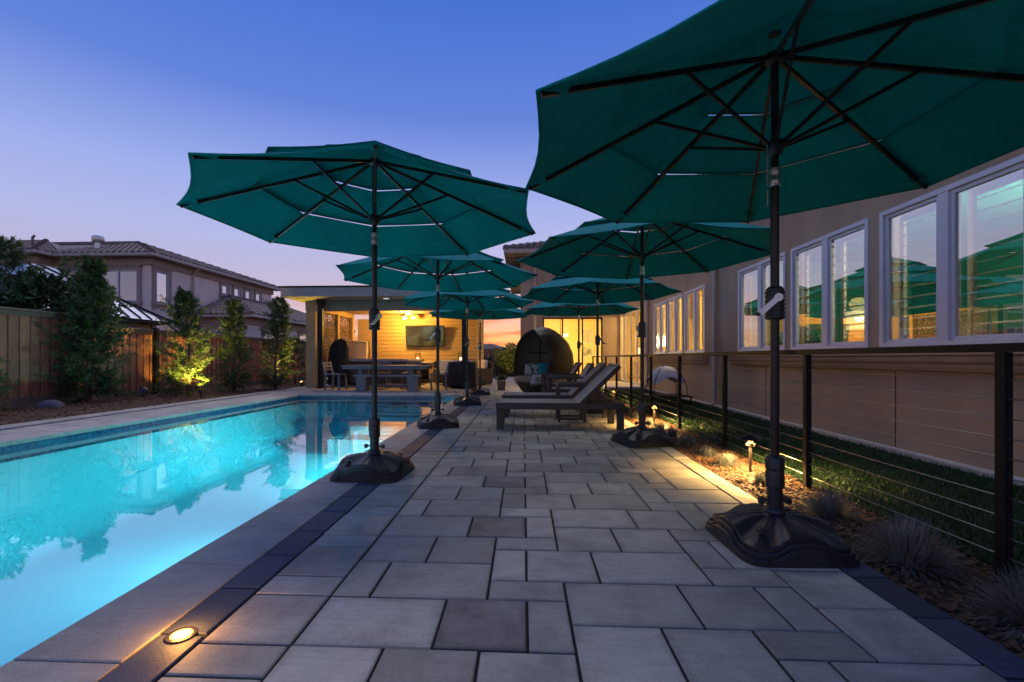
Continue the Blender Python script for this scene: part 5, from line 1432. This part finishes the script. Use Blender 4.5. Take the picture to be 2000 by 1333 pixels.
# ================================================================== UMBRELLAS
UR, RIMZ, HUBZ, APEX = 1.33, 1.96, 2.43, 2.57
def umbrella(label):
    c = thing('patio_umbrella', label, 'umbrella', group='teal patio umbrellas in two rows', local=True)
    # weighted base, waisted square with moulded wavy steps
    def sq(a, s):
        ca, sa = math.cos(a), math.sin(a); p = 7.0
        r = (abs(ca)**p+abs(sa)**p)**(-1/p); return ca*r*s, sa*r*s
    e = lambda a: 0.088+0.026*math.tanh(2.0*math.cos(4*a))
    n = 128; b = MB()
    rings = [(1.0, lambda a: 0.0), (1.0, lambda a: e(a)-0.042), (0.985, lambda a: e(a)-0.036), (0.955, lambda a: e(a)-0.036), (0.955, lambda a: e(a)-0.016), (0.94, lambda a: e(a)-0.010), (0.905, lambda a: e(a)-0.010),
             (0.905, lambda a: e(a)+0.006), (0.885, lambda a: e(a)+0.012), (0.70, lambda a: e(a)+0.030), (0.45, lambda a: 0.6*(e(a)+0.045)+0.4*0.155), (0.26, lambda a: 0.152), (0.16, lambda a: 0.162), (0.15, lambda a: 0.172), (0.10, lambda a: 0.174)]
    for (k, zf) in rings:
        for i in range(n):
            a = 2*math.pi*i/n
            x, y = sq(a, 0.265*k)
            if k < 0.5: q = (0.5-k)/0.4; x = x*(1-q)+math.cos(a)*0.265*k*q; y = y*(1-q)+math.sin(a)*0.265*k*q
            b.v.append((x, y, zf(a)))
    for j in range(len(rings)-1):
        for i in range(n):
            i2 = (i+1) % n; b.f.append((j*n+i, j*n+i2, (j+1)*n+i2, (j+1)*n+i))
    b.f.append(tuple(reversed(range(n)))); b.f.append(tuple((len(rings)-1)*n+i for i in range(n)))
    base = b.build('base', M['plastic'], c, smooth=28)
    for q in range(8):   # moulded ribs running from the socket to the rim
        a = q*math.pi/4; pts = []
        for k in (0.24, 0.34, 0.45, 0.58, 0.70, 0.80, 0.88):
            for (k0, z0f), (k1, z1f) in zip(rings[8:], rings[9:]):
                if k1 <= k <= k0:
                    f_ = (k0-k)/(k0-k1); zz = z0f(a)+(z1f(a)-z0f(a))*f_
                    x, y = sq(a, 0.265*k)
                    if k < 0.5: w_ = (0.5-k)/0.4; x = x*(1-w_)+math.cos(a)*0.265*k*w_; y = y*(1-w_)+math.sin(a)*0.265*k*w_
                    pts.append((x, y, zz)); break
        m = MB(); m.tube(pts, 0.0035, n=6); m.build('moulded_rib', M['plastic'], base, smooth=True)
    for (x, y) in ((0.15, 0.15), (-0.15, -0.15)):
        m = MB(); m.lathe([(0.022,0.0),(0.022,0.012),(0.016,0.016)], (x, y, 0.118), n=14); m.build('filler_cap', M['plastic'], base, smooth=40)
    for s in ((-0.17, -0.266), (0.17, -0.266)):
        m = MB(); m.box(s[0]-0.010, s[0]+0.010, s[1]-0.002, s[1]+0.003, 0.014, 0.036); m.build('clip', M['bronze'], base)
    m = MB(); m.lathe([(0.05,0.165),(0.045,0.18),(0.034,0.19),(0.034,0.30)], n=20); m.build('sleeve', M['plastic'], c, smooth=40)
    m = MB(); m.lathe([(0.040,0.285),(0.043,0.29),(0.043,0.36),(0.040,0.37),(0.043,0.375),(0.043,0.425),(0.036,0.437),(0.024,0.440)], n=12); m.build('collar', M['plastic'], c, smooth=30)
    for s in (-1, 1):
        m = MB(); m.tube([(0.03*s,0,0.215),(0.06*s,0,0.215)], 0.006, n=8); m.tube([(0.058*s,0,0.215),(0.078*s,0,0.215)], 0.016, n=10); m.build('knob', M['plastic'], c, smooth=40)
    m = MB(); m.tube([(0,0,0.40),(0,0,1.13)], 0.0205, n=16); m.build('lower_pole', M['bronze'], c, smooth=40)
    m = MB(); m.tube([(0,0,1.27),(0,0,1.80)], 0.0205, n=16); m.tube([(0,0,1.86),(0,0,2.46)], 0.0175, n=16); m.build('upper_pole', M['bronze'], c, smooth=40)
    m = MB(); m.lathe([(0.023,1.785),(0.026,1.79),(0.026,1.83),(0.023,1.84),(0.025,1.845),(0.025,1.875),(0.019,1.88)], n=16); m.build('tilt_joint', M['steel'], c, smooth=40)
    prof = [(0.03,1.12)]
    for k in range(7): prof += [(0.040,1.128+k*0.02),(0.040,1.139+k*0.02),(0.036,1.142+k*0.02),(0.036,1.147+k*0.02)]
    prof += [(0.036,1.272),(0.026,1.285)]
    m = MB(); m.lathe(prof, n=18, sy=1.15); hb = m.build('crank_housing', M['plastic'], c, smooth=30)
    m = MB(); m.lathe([(0.02,0),(0.02,0.03)], (0,0,0), n=14); m.v = [(-0.035-v[2], v[0], 1.225+v[1]) for v in m.v]
    m.bar((-0.062,0,1.225), (-0.066,0.085,1.145), 0.026, 0.007, (1,0,0)); m.build('crank_arm', M['steel'], hb, smooth=40)
    m = MB(); m.tube([(-0.062,0.085,1.145),(-0.115,0.11,1.140)], 0.009, n=10); m.build('crank_handle', M['plastic'], hb, smooth=40)
    # canopy
    corner = [22.5+45*k for k in range(8)]
    def rib_pt(k, r, lift=0.0):
        a = R(corner[k % 8]); t_ = r/UR
        zz = HUBZ+0.035+(RIMZ-HUBZ-0.02)*t_**1.04+lift
        return Vector((math.cos(a)*r, math.sin(a)*r, zz))
    def tier(r0, r1, lift0, lift1, name, scallop):
        m = MB(); ns, nr = 10, 8
        for k in range(8):
            def f_(u, v):
                r = r0+(r1-r0)*v; lf = lift0+(lift1-lift0)*v
                a, b_ = rib_pt(k, r, lf), rib_pt(k+1, r, lf); p = a.lerp(b_, u)
                sgn = math.sin(u*math.pi)
                inward = 1-scallop*sgn*(v**3)
                p.x *= inward; p.y *= inward; p.z -= 0.016*sgn*v*(r/UR)*(1 if v < 0.95 else 0.7)
                return p
            m.grid(f_, ns, nr)
        # weld shared rib lines
        me_o = m.build(name, M['canopy'], c, fix=False)
        bm = bmesh.new(); bm.from_mesh(me_o.data); bmesh.ops.remove_doubles(bm, verts=bm.verts, dist=1e-4); bmesh.ops.recalc_face_normals(bm, faces=bm.faces); bm.to_mesh(me_o.data); bm.free()
        me_o.data.shade_smooth(); me_o.data.set_sharp_from_angle(angle=R(14))
        # stitched hem
        h = MB(); pts = []
        for k in range(8):
            for q in range(6):
                u = q/6; a, b_ = rib_pt(k, r1, lift1), rib_pt(k+1, r1, lift1); p = a.lerp(b_, u); s_ = 1-scallop*math.sin(u*math.pi); p.x *= s_; p.y *= s_; p.z -= 0.012*math.sin(u*math.pi)*(r1/UR); pts.append(p)
        pts.append(pts[0]); h.tube(pts, 0.006, n=5, cap=False); h.build('hem', M['canopy'], me_o, smooth=True)
        return me_o
    tier(0.635*UR, UR, 0.0, 0.0, 'canopy_panel_tier', 0.035)
    tier(0.315*UR, 0.664*UR, 0.030, 0.042, 'canopy_panel_tier', 0.012)
    tier(0.004, 0.342*UR, 0.096, 0.072, 'canopy_panel_tier', 0.012)
    m = MB(); m.lathe([(0.03,0),(0.035,0.015),(0.02,0.035),(0.004,0.05)], (0,0,HUBZ+0.115), n=12); m.build('finial', M['plastic'], c, smooth=40)
    m = MB(); m.lathe([(0.03,-0.03),(0.045,-0.02),(0.045,0.015),(0.03,0.02)], (0,0,HUBZ), n=16); m.build('top_hub', M['plastic'], c, smooth=40)
    m = MB(); m.lathe([(0.022,-0.05),(0.03,-0.04),(0.045,-0.01),(0.045,0.02),(0.03,0.03)], (0,0,1.985), n=16); m.build('runner', M['plastic'], c, smooth=40)
    for k in range(8):
        a = R(corner[k]); d = Vector((math.cos(a), math.sin(a), 0))
        p0 = d*0.03+Vector((0,0,HUBZ-0.005)); p1 = rib_pt(k, UR*0.985)+Vector((0,0,-0.018))
        m = MB(); m.bar(p0, p1, 0.016, 0.022); rb = m.build('rib', M['bronze'], c)
        q = p0.lerp(p1, 0.42)
        m = MB(); m.bar(d*0.035+Vector((0,0,1.985)), q+Vector((0,0,-0.008)), 0.012, 0.016); m.build('strut', M['bronze'], rb)
        sd_ = Vector((-d.y, d.x, 0)); e0 = rib_pt(k, UR*0.998); i0 = rib_pt(k, UR*0.90)
        m = MB(); m.quad(e0+Vector((0,0,-0.008)), i0+sd_*0.055+Vector((0,0,-0.012)), i0+Vector((0,0,-0.042)), i0-sd_*0.055+Vector((0,0,-0.012))); m.build('rib_pocket', M['canopy'], rb, fix=False)
    return c
UMB = [((-1.16, 3.50, 0), R(-4), 'teal tiered umbrella on the pool edge, first in the row from the camera'),
       ((-1.14, 6.02, 0), R(17), 'teal tiered umbrella on the pool edge, second in the row from the camera'),
       ((-1.10, 8.85, 0), R(13), 'teal tiered umbrella on the pool edge, third in the row from the camera'),
       ((-1.08, 11.30, 0), R(8), 'teal tiered umbrella on the pool edge, farthest in the row by the pavilion'),
       ((1.218, 2.265, 0), R(2), 'huge dark teal umbrella with silver crank, first beside the cable railing'),
       ((1.26, 4.90, 0), R(17), 'teal umbrella beside the cable railing, second in that row from the camera'),
       ((1.245, 7.72, 0), R(9), 'teal umbrella beside the cable railing, third in that row behind the loungers'),
       ((1.255, 10.40, 0), R(5), 'teal umbrella beside the cable railing, farthest in that row by the egg daybed')]
ums = repeat(umbrella('x'), UMB)
ums[4].scale = (0.965, 0.965, 0.97)
CRANK = (R(150), R(40), R(120), R(80), R(75), R(-60), R(200), R(190))
for u_, a_ in zip(ums, CRANK):
    for ch_ in u_.children:
        if ch_.name.startswith('crank_housing'): ch_.rotation_euler = (0, 0, a_)
# tilt chain with pin on the nearest umbrella and a lashed coil on the first pool-side pole
R1 = UMB[4][0]
chn = thing('pin_chain', 'thin chain with locking pin hanging from the huge dark umbrella', 'chain', (R1[0]-0.045, R1[1]-0.02, 1.95))
for k in range(16):
    m = MB(); zc = 1.94-k*0.0135; pts = [(R1[0]-0.045+(0.004*math.cos(t_) if k % 2 else 0), R1[1]-0.02+(0 if k % 2 else 0.004*math.cos(t_)), zc+0.009*math.sin(t_)) for t_ in [2*math.pi*q/8 for q in range(9)]]
    m.tube(pts, 0.0014, n=4, cap=False); m.build('link', M['steel'], chn)
m = MB(); m.tube([(R1[0]-0.045,R1[1]-0.02,1.71),(R1[0]-0.045,R1[1]-0.02,1.63)], 0.003, n=6); m.build('pin', M['steel'], chn)

# ================================================================== CABLE RAILING
rl_ = thing('cable_railing', 'black cable railing with square posts along the planting bed', 'railing', (RAILX, 1.99, 0))
posts_y = [0.70] + [1.99+1.315*k for k in range(0, 7)] + [11.16, 12.5, 13.2]
for y in posts_y:
    m = MB(); m.box(RAILX-0.02, RAILX+0.02, y-0.02, y+0.02, -0.05, 0.925); m.build('post', M['black_metal'], rl_, bevel=0.003)
m = MB(); m.box(RAILX-0.03, RAILX+0.03, -0.6, 13.26, 0.926, 0.962); m.build('top_rail', M['black_metal'], rl_, bevel=0.004)
for k in range(10):
    zc = 0.075+k*0.082; m = MB()
    pts = []
    yy = [-0.6]+posts_y+[13.2]
    for a, b_ in zip(yy, yy[1:]): pts += [(RAILX, a, zc), (RAILX, (a+b_)/2, zc-0.003)]
    pts.append((RAILX, 13.2, zc)); m.tube(pts, 0.0028, n=6); m.build('cable', M['cable'], rl_, smooth=True)

# ================================================================== LAMPS IN THE GARDEN
PATHC = (1.0, 0.60, 0.20)
def path_light(x, y, label, e):
    L = thing('path_light', label, 'path light', (x, y, -0.02), group='lit path lights in the bark bed')
    m = MB(); m.tube([(x,y,-0.05),(x,y,0.20)], 0.011, n=10); m.build('stake', M['bronze'], L, smooth=40)
    m = MB(); m.lathe([(0.012,0.195),(0.03,0.205),(0.034,0.222),(0.03,0.225)], (x,y,0), n=14); m.build('cup', M['bronze'], L, smooth=40)
    m = MB(); m.lathe([(0.018,0.226),(0.018,0.246),(0.01,0.25)], (x,y,0), n=12); m.build('lens', M['glow_lens'], L, smooth=40)
    m = MB(); m.lathe([(0.012,0.251),(0.085,0.258),(0.078,0.268),(0.03,0.29),(0.01,0.296)], (x,y,0), n=20); m.build('hat', M['bronze'], L, smooth=40)
    for sx in (-1, 1):
        o = lamp('path_lamp', 'SPOT', (x+sx*0.072, y-0.02, 0.243), e*0.5, PATHC, 0.015, parent=L, spot=160, blend=0.3)   # shines down from under the hat
        o.rotation_euler = (0, 0, 0)
path_light(1.80, 3.70, 'lit bronze path light by the pale grass tuft near the huge umbrella', 120)
path_light(1.80, 6.35, 'lit bronze path light behind the second railing umbrella', 120)
path_light(1.80, 9.2, 'lit bronze path light beside the reclining armchairs', 30)
ig = thing('inground_light', 'round glowing in-ground light set in the charcoal strip', 'ground light', (-1.11, 1.43, 0))
m = MB(); m.lathe([(0.046,-0.01),(0.046,0.002),(0.043,0.004),(0.036,0.003)], (-1.11,1.43,0), n=28); m.build('rim', M['bronze'], ig, smooth=40)
m = MB(); m.lathe([(0.0285,-0.004),(0.0285,0.0045),(0.02,0.0055),(0.004,0.006)], (-1.11,1.43,0), n=28); m.build('lens', M['lens'], ig, smooth=40)
m = MB(); m.lathe([(0.0355,-0.006),(0.0355,0.0025),(0.029,0.0035),(0.0288,-0.006)], (-1.11,1.43,0), n=28); m.build('halo_ring', emit('amber_halo', (1.0, 0.36, 0.05), 1.0), ig, smooth=40)  # glowing ring added round the lens for its orange halo
lamp('inground_lamp', 'POINT', (-1.11, 1.43, 0.035), 2.6, (1.0, 0.42, 0.08), 0.03, parent=ig)
def uplight(x, y, d, label, e, spot=70):
    L = thing('uplight', label, 'uplight', (x, y, 0), group='garden uplights at the trees')
    d = Vector(d).normalized(); p = Vector((x, y, 0.12))
    m = MB(); m.tube([(x,y,-0.05),(x,y,0.10)], 0.012, n=8); m.build('stake', M['bronze'], L)
    m = MB(); m.tube([p-d*0.06, p+d*0.05], [0.03,0.04], n=14); m.build('head', M['bronze'], L, smooth=40)
    m = MB(); m.tube([p+d*0.045, p+d*0.054], 0.034, n=14); m.build('lens', M['lens'], L, smooth=40)
    o = lamp('uplight_lamp', 'SPOT', p+d*0.07, e, (1.0, 0.70, 0.11), 0.03, parent=L, spot=spot, blend=0.7); aim(o, d)
uplight(-7.45, 10.2, (-0.42, 0.28, 0.8), 'garden uplight blazing at the base of the second evergreen', 620, 100)
uplight(-6.95, 14.0, (-0.25, -0.55, 1.0), 'garden uplight at the evergreen beside the pavilion post', 420, 100)
uplight(-0.75, 20.2, (0.35, 0.9, 0.9), 'uplight at the hedge beyond the path', 260, 100)
uplight(-7.0, 16.0, (0.2, -0.1, 1.0), 'garden uplight behind the slat screen', 60, 100)
uplight(-8.9, 11.0, (-0.5, 0.15, 1.0), 'small garden uplight against the lower fence', 16, 100)

# rock-shaped and bullet garden speakers
def blob(c, sx, sy, sz, seed, mat, name, label, cat):
    rnd = random.Random(seed); b = MB()
    ph = [rnd.uniform(0, 6) for _ in range(6)]
    def f_(u, v):
        a = u*2*math.pi; t_ = v*math.pi*0.5
        k = 1+0.08*math.sin(3*a+ph[0])+0.06*math.sin(5*a+ph[1]+3*t_)
        return (c[0]+sx*k*math.cos(a)*math.cos(t_), c[1]+sy*k*math.sin(a)*math.cos(t_), c[2]+sz*math.sin(t_)**0.8)
    b.grid(f_, 28, 10); tag(b.build(name, mat, smooth=True), label, cat)
blob((-8.55, 7.85, -0.02), 0.22, 0.17, 0.17, 3, M['rock'], 'garden_speaker', 'grey rock-shaped speaker in the mulch by the taller fence', 'speaker')
sp_ = thing('bullet_speaker', 'small round speaker on a stake by the lower fence', 'speaker', (-8.75, 10.1, 0))
m = MB(); m.tube([(-8.75,10.1,-0.05),(-8.75,10.1,0.12)], 0.012, n=8); m.build('stake', M['black_metal'], sp_)
m = MB(); m.tube([(-8.78,10.22,0.16),(-8.75,10.1,0.16),(-8.70,10.0,0.16)], [0.05,0.075,0.07], n=14); m.build('body', M['rock'], sp_, smooth=40)

# ================================================================== PLANTS
def fescue(seed, n=1000):
    rnd = random.Random(seed); b = MB()
    for _ in range(n):
        a = rnd.uniform(0, 6.283); tl = rnd.uniform(0.0, 1.35); L = rnd.uniform(0.14, 0.20)*(1-0.08*tl)
        d = Vector((math.cos(a)*math.sin(tl), math.sin(a)*math.sin(tl), math.cos(tl)))
        p0 = Vector((math.cos(a)*0.05*rnd.random(), math.sin(a)*0.05*rnd.random(), 0)); s = Vector((-math.sin(a), math.cos(a), 0))*0.0016
        bend = Vector((rnd.uniform(-.02,.02), rnd.uniform(-.02,.02), -rnd.uniform(0.01, 0.06)*tl))
        p1 = p0+d*L*0.4; p2 = p0+d*L*0.75+bend*0.4; p3 = p0+d*L+bend
        k = len(b.v); b.v += [tuple(p0-s), tuple(p0+s), tuple(p1+s*0.9), tuple(p1-s*0.9), tuple(p2+s*0.6), tuple(p2-s*0.6), tuple(p3)]; b.f += [(k,k+1,k+2,k+3),(k+3,k+2,k+4,k+5),(k+5,k+4,k+6)]
    me = b.mesh('grass_tuft', fix=False); me.materials.append(M['fescue']); return me
FM = [fescue(s) for s in (1, 2, 3)]
for i, (x, y, s, lb) in enumerate(((1.75, 1.62, 1.25, 'blue fescue tuft between the first railing post and the paving corner'), (1.70, 2.10, 1.35, 'large blue fescue tuft beside the huge umbrella base'),
        (1.76, 2.72, 1.05, 'blue fescue tuft just beyond the huge umbrella pole'), (1.74, 3.42, 0.62, 'small yellow-green fescue tuft in front of the path light'), (1.72, 3.92, 0.82, 'bright pale fescue tuft lit by the path light'),
        (1.70, 4.28, 0.75, 'dim fescue tuft between the lit tuft and the second umbrella'), (1.68, 4.78, 0.85, 'dark fescue tuft behind the second umbrella base'), (1.72, 5.35, 0.8, 'dark fescue tuft by the fourth railing post'),
        (1.72, 5.85, 0.8, 'golden fescue tuft lit by the second path light'), (1.68, 6.25, 0.8, 'golden fescue tuft right under the second path light'), (1.72, 6.9, 0.85, 'fescue tuft behind the first lounger head'), (1.72, 7.8, 0.8, 'fescue tuft behind the second lounger head'), (1.72, 8.8, 0.8, 'fescue tuft behind the reclining armchairs'))):
    o = place('grass_tuft', FM[i % 3], None, (x, y, -0.03), (0, 0, random.uniform(0, 6.28)))
    o.scale = (s, s, s*0.95); tag(o, lb, 'grass tuft', 'blue fescue tufts in the bark bed')

def evergreen(name, label, cat, x, y, h, rad, seed, n_br, leaves, mat, L=0.075, W=0.010, z0=0.1, group=None, lean=(0,0), taper=0.9, fork=0, up=0.9):
    rnd = random.Random(seed)
    t_ = thing(name, label, cat, (x, y, 0), group=group)
    tr = MB(); top = Vector((x+lean[0], y+lean[1], h*0.96)); mid = Vector((x+lean[0]*0.3+rnd.uniform(-.05,.05), y+lean[1]*0.3, h*0.5))
    tr.tube([(x,y,-0.05), (x,y,h*0.2), mid, top], [0.04+h*0.006, 0.035, 0.022, 0.005], n=8)
    lf = MB()
    def at(f_):
        if f_ < 0.5: return Vector((x,y,0)).lerp(mid, f_*2)
        return mid.lerp(top, (f_-0.5)*2)
    for k in range(n_br):
        f_ = z0+(1-z0)*(k+rnd.random())/n_br
        p = at(f_); p.z = max(p.z, 0.05)
        prof = (1-f_)**taper*0.9+0.18*math.sin(min(1,(f_-z0)/0.25)*math.pi/2)
        prof *= (0.75+0.5*abs(math.sin(f_*9+seed)))
        ln = rad*max(0.12, prof)*rnd.uniform(0.55, 1.15)*(1.45 if rnd.random() < 0.13 else 1.0)
        a = rnd.uniform(0, 6.283); el = rnd.uniform(0.1, 0.9)*up if f_ > 0.22 else rnd.uniform(-0.35, 0.5)
        d = Vector((math.cos(a)*math.cos(el), math.sin(a)*math.cos(el), math.sin(el)))
        tip = p+d*ln+Vector((0,0,0.06*ln))
        if k % 2 == 0: tr.tube([p, (p+tip)/2+Vector((0,0,-0.02)), tip], [0.008, 0.006, 0.002], n=4, cap=False)
        for q in range(leaves):
            s = rnd.uniform(0.25, 1.02)**0.7; c0 = p.lerp(tip, s)+rv()*0.03*rnd.random()
            ld = (d*0.7+rv()*0.95+Vector((0,0,0.25))).normalized()
            leaf_quad(lf, c0, ld, rv(), L*rnd.uniform(0.6, 1.25), W*rnd.uniform(0.8, 1.3))
    tr.build('trunk', M['bark'], t_, smooth=True, fix=False)
    lf.build('crown', mat, t_, fix=False)
    return t_
TG = 'evergreens along the wooden fence'
evergreen('evergreen_shrub', 'broad dark podocarpus in front of the taller fence', 'tree', -8.78, 8.8, 2.95, 0.66, 11, 420, 70, M['leaf_a'], L=0.10, W=0.016, z0=0.03, group=TG, taper=0.95, lean=(0.05,0.1))
evergreen('evergreen_shrub', 'slim podocarpus lit golden from below beside the dark post', 'tree', -8.0, 10.55, 2.55, 0.58, 23, 290, 60, M['leaf_a'], z0=0.03, group=TG, taper=0.6, lean=(-0.05,-0.1), L=0.085, W=0.013)
evergreen('evergreen_shrub', 'slim dark podocarpus, third along the fence from the camera', 'tree', -7.8, 11.95, 2.5, 0.48, 37, 270, 60, M['leaf_a'], z0=0.03, group=TG, taper=0.6, L=0.085, W=0.013)
evergreen('evergreen_shrub', 'slim podocarpus closest to the pavilion with a lit right side', 'tree', -7.3, 13.1, 2.72, 0.55, 41, 280, 60, M['leaf_a'], z0=0.03, group=TG, taper=0.6, L=0.085, W=0.013, lean=(0.12,0))
evergreen('evergreen_shrub', 'small podocarpus cut off by the left picture edge', 'tree', -8.25, 6.55, 0.95, 0.42, 53, 70, 40, M['leaf_a'], group=TG, taper=0.5, L=0.09, W=0.013)
evergreen('broadleaf_shrub', 'dark broad-leaved shrub rising over the taller fence', 'shrub', -9.95, 9.0, 2.5, 1.0, 61, 150, 42, M['leaf_b'], L=0.12, W=0.055, z0=0.45, taper=0.35, group='shrubs behind the wooden fence')
evergreen('broadleaf_shrub', 'tall feathery shrub behind the fence at the left picture edge', 'shrub', -10.4, 8.7, 3.35, 0.7, 67, 120, 40, M['leaf_a'], L=0.12, W=0.02, z0=0.4, taper=0.5, group='shrubs behind the wooden fence')
evergreen('broadleaf_shrub', 'thin upright sapling behind the fence in front of the metal roof', 'shrub', -10.2, 9.9, 3.2, 0.42, 71, 60, 34, M['leaf_a'], L=0.11, W=0.018, z0=0.4, taper=0.3, group='shrubs behind the wooden fence')
evergreen('broadleaf_shrub', 'dense dark shrub behind the fence beside the metal roof', 'shrub', -9.95, 10.0, 2.2, 0.8, 73, 120, 42, M['leaf_b'], L=0.12, W=0.055, z0=0.45, taper=0.35, group='shrubs behind the wooden fence')
evergreen('evergreen_shrub', 'dim podocarpus behind the pavilion slat screen', 'tree', -7.9, 15.4, 1.6, 0.6, 79, 110, 40, M['leaf_a'], group=TG, taper=0.5, L=0.09, W=0.014)
evergreen('evergreen_shrub', 'dim podocarpus behind the hot tub cover panel', 'tree', -7.9, 17.8, 2.0, 0.6, 83, 110, 40, M['leaf_a'], group=TG, taper=0.5, L=0.09, W=0.014)
# hedge beyond the path and low planting beside it
hd = MB()
for _ in range(9000):
    x = random.uniform(-1.45, 1.2); y = random.uniform(21.9, 22.9); zz = random.uniform(0, 1.75)
    edge = 1.35+0.12*math.sin(x*7)+0.22*(x+1.4)
    if zz > edge: continue
    leaf_quad(hd, Vector((x,y,zz)), rv()+Vector((0,-0.4,0.2)), rv(), random.uniform(0.07,0.14), 0.06)
tag(hd.build('hedge', M['leaf_c'], fix=False), 'clipped hedge lit yellow from below beyond the path', 'hedge')
evergreen('low_shrub', 'low dark shrub between the pavilion post and the path', 'shrub', -1.75, 18.6, 0.75, 0.5, 91, 70, 40, M['leaf_b'], L=0.08, W=0.035, z0=0.05, taper=0.4)
evergreen('low_shrub', 'low dark shrub beyond the pavilion near the rear fence', 'shrub', -1.65, 20.6, 0.8, 0.5, 93, 70, 40, M['leaf_b'], L=0.08, W=0.035, z0=0.05, taper=0.4)

# ================================================================== CANOPIED PET BED ON THE LAWN
tn = thing('pet_tent', 'small white domed pet tent on a raised cot on the lawn', 'tent', (2.95, 9.6, 0))
tc_ = Vector((2.95, 9.6, 0))
def dome(u, v):
    # four-panelled dome over arched openings
    a = u*2*math.pi; t_ = v
    low = 0.40+0.10*abs(math.cos(2*a))*-1+0.0
    rim_z = 0.36+0.16*abs(math.sin(2*a))**1.2
    zz = rim_z+(0.74-rim_z)*math.sin(t_*math.pi/2)
    k = math.sqrt(max(0.0, 1-((zz-0.2)/0.54)**2))
    p = 3.2; ca, sa = math.cos(a+math.pi/4), math.sin(a+math.pi/4); rr = (abs(ca)**p+abs(sa)**p)**(-1/p)
    return (tc_.x+0.40*k*rr*ca, tc_.y+0.40*k*rr*sa, zz)
m = MB(); m.grid(dome, 48, 10); m.build('canopy', M['tent'], tn, smooth=60)
for k in range(4):
    a = k*math.pi/2; pts = []
    for q in range(9):
        zz = 0.14+0.6*q/8; kk = math.sqrt(max(0.0, 1-((zz-0.2)/0.545)**2)) if zz > 0.2 else 1.0
        p = 3.2; ca, sa = math.cos(a+math.pi/4), math.sin(a+math.pi/4); rr = (abs(ca)**p+abs(sa)**p)**(-1/p)
        pts.append((tc_.x+0.405*kk*rr*ca, tc_.y+0.405*kk*rr*sa, zz))
    m = MB(); m.tube(pts, 0.008, n=6); m.build('arch_pole', M['black_metal'], tn)
m = MB(); m.box(tc_.x-0.42, tc_.x+0.42, tc_.y-0.42, tc_.y+0.42, 0.12, 0.14); m.build('cot_bed', M['black_cloth'], tn, bevel=0.006)
for sx in (-1, 1):
    for sy in (-1, 1):
        m = MB(); m.box(tc_.x+sx*0.38-0.015, tc_.x+sx*0.38+0.015, tc_.y+sy*0.38-0.015, tc_.y+sy*0.38+0.015, -0.01, 0.119); m.build('leg', M['black_metal'], tn)
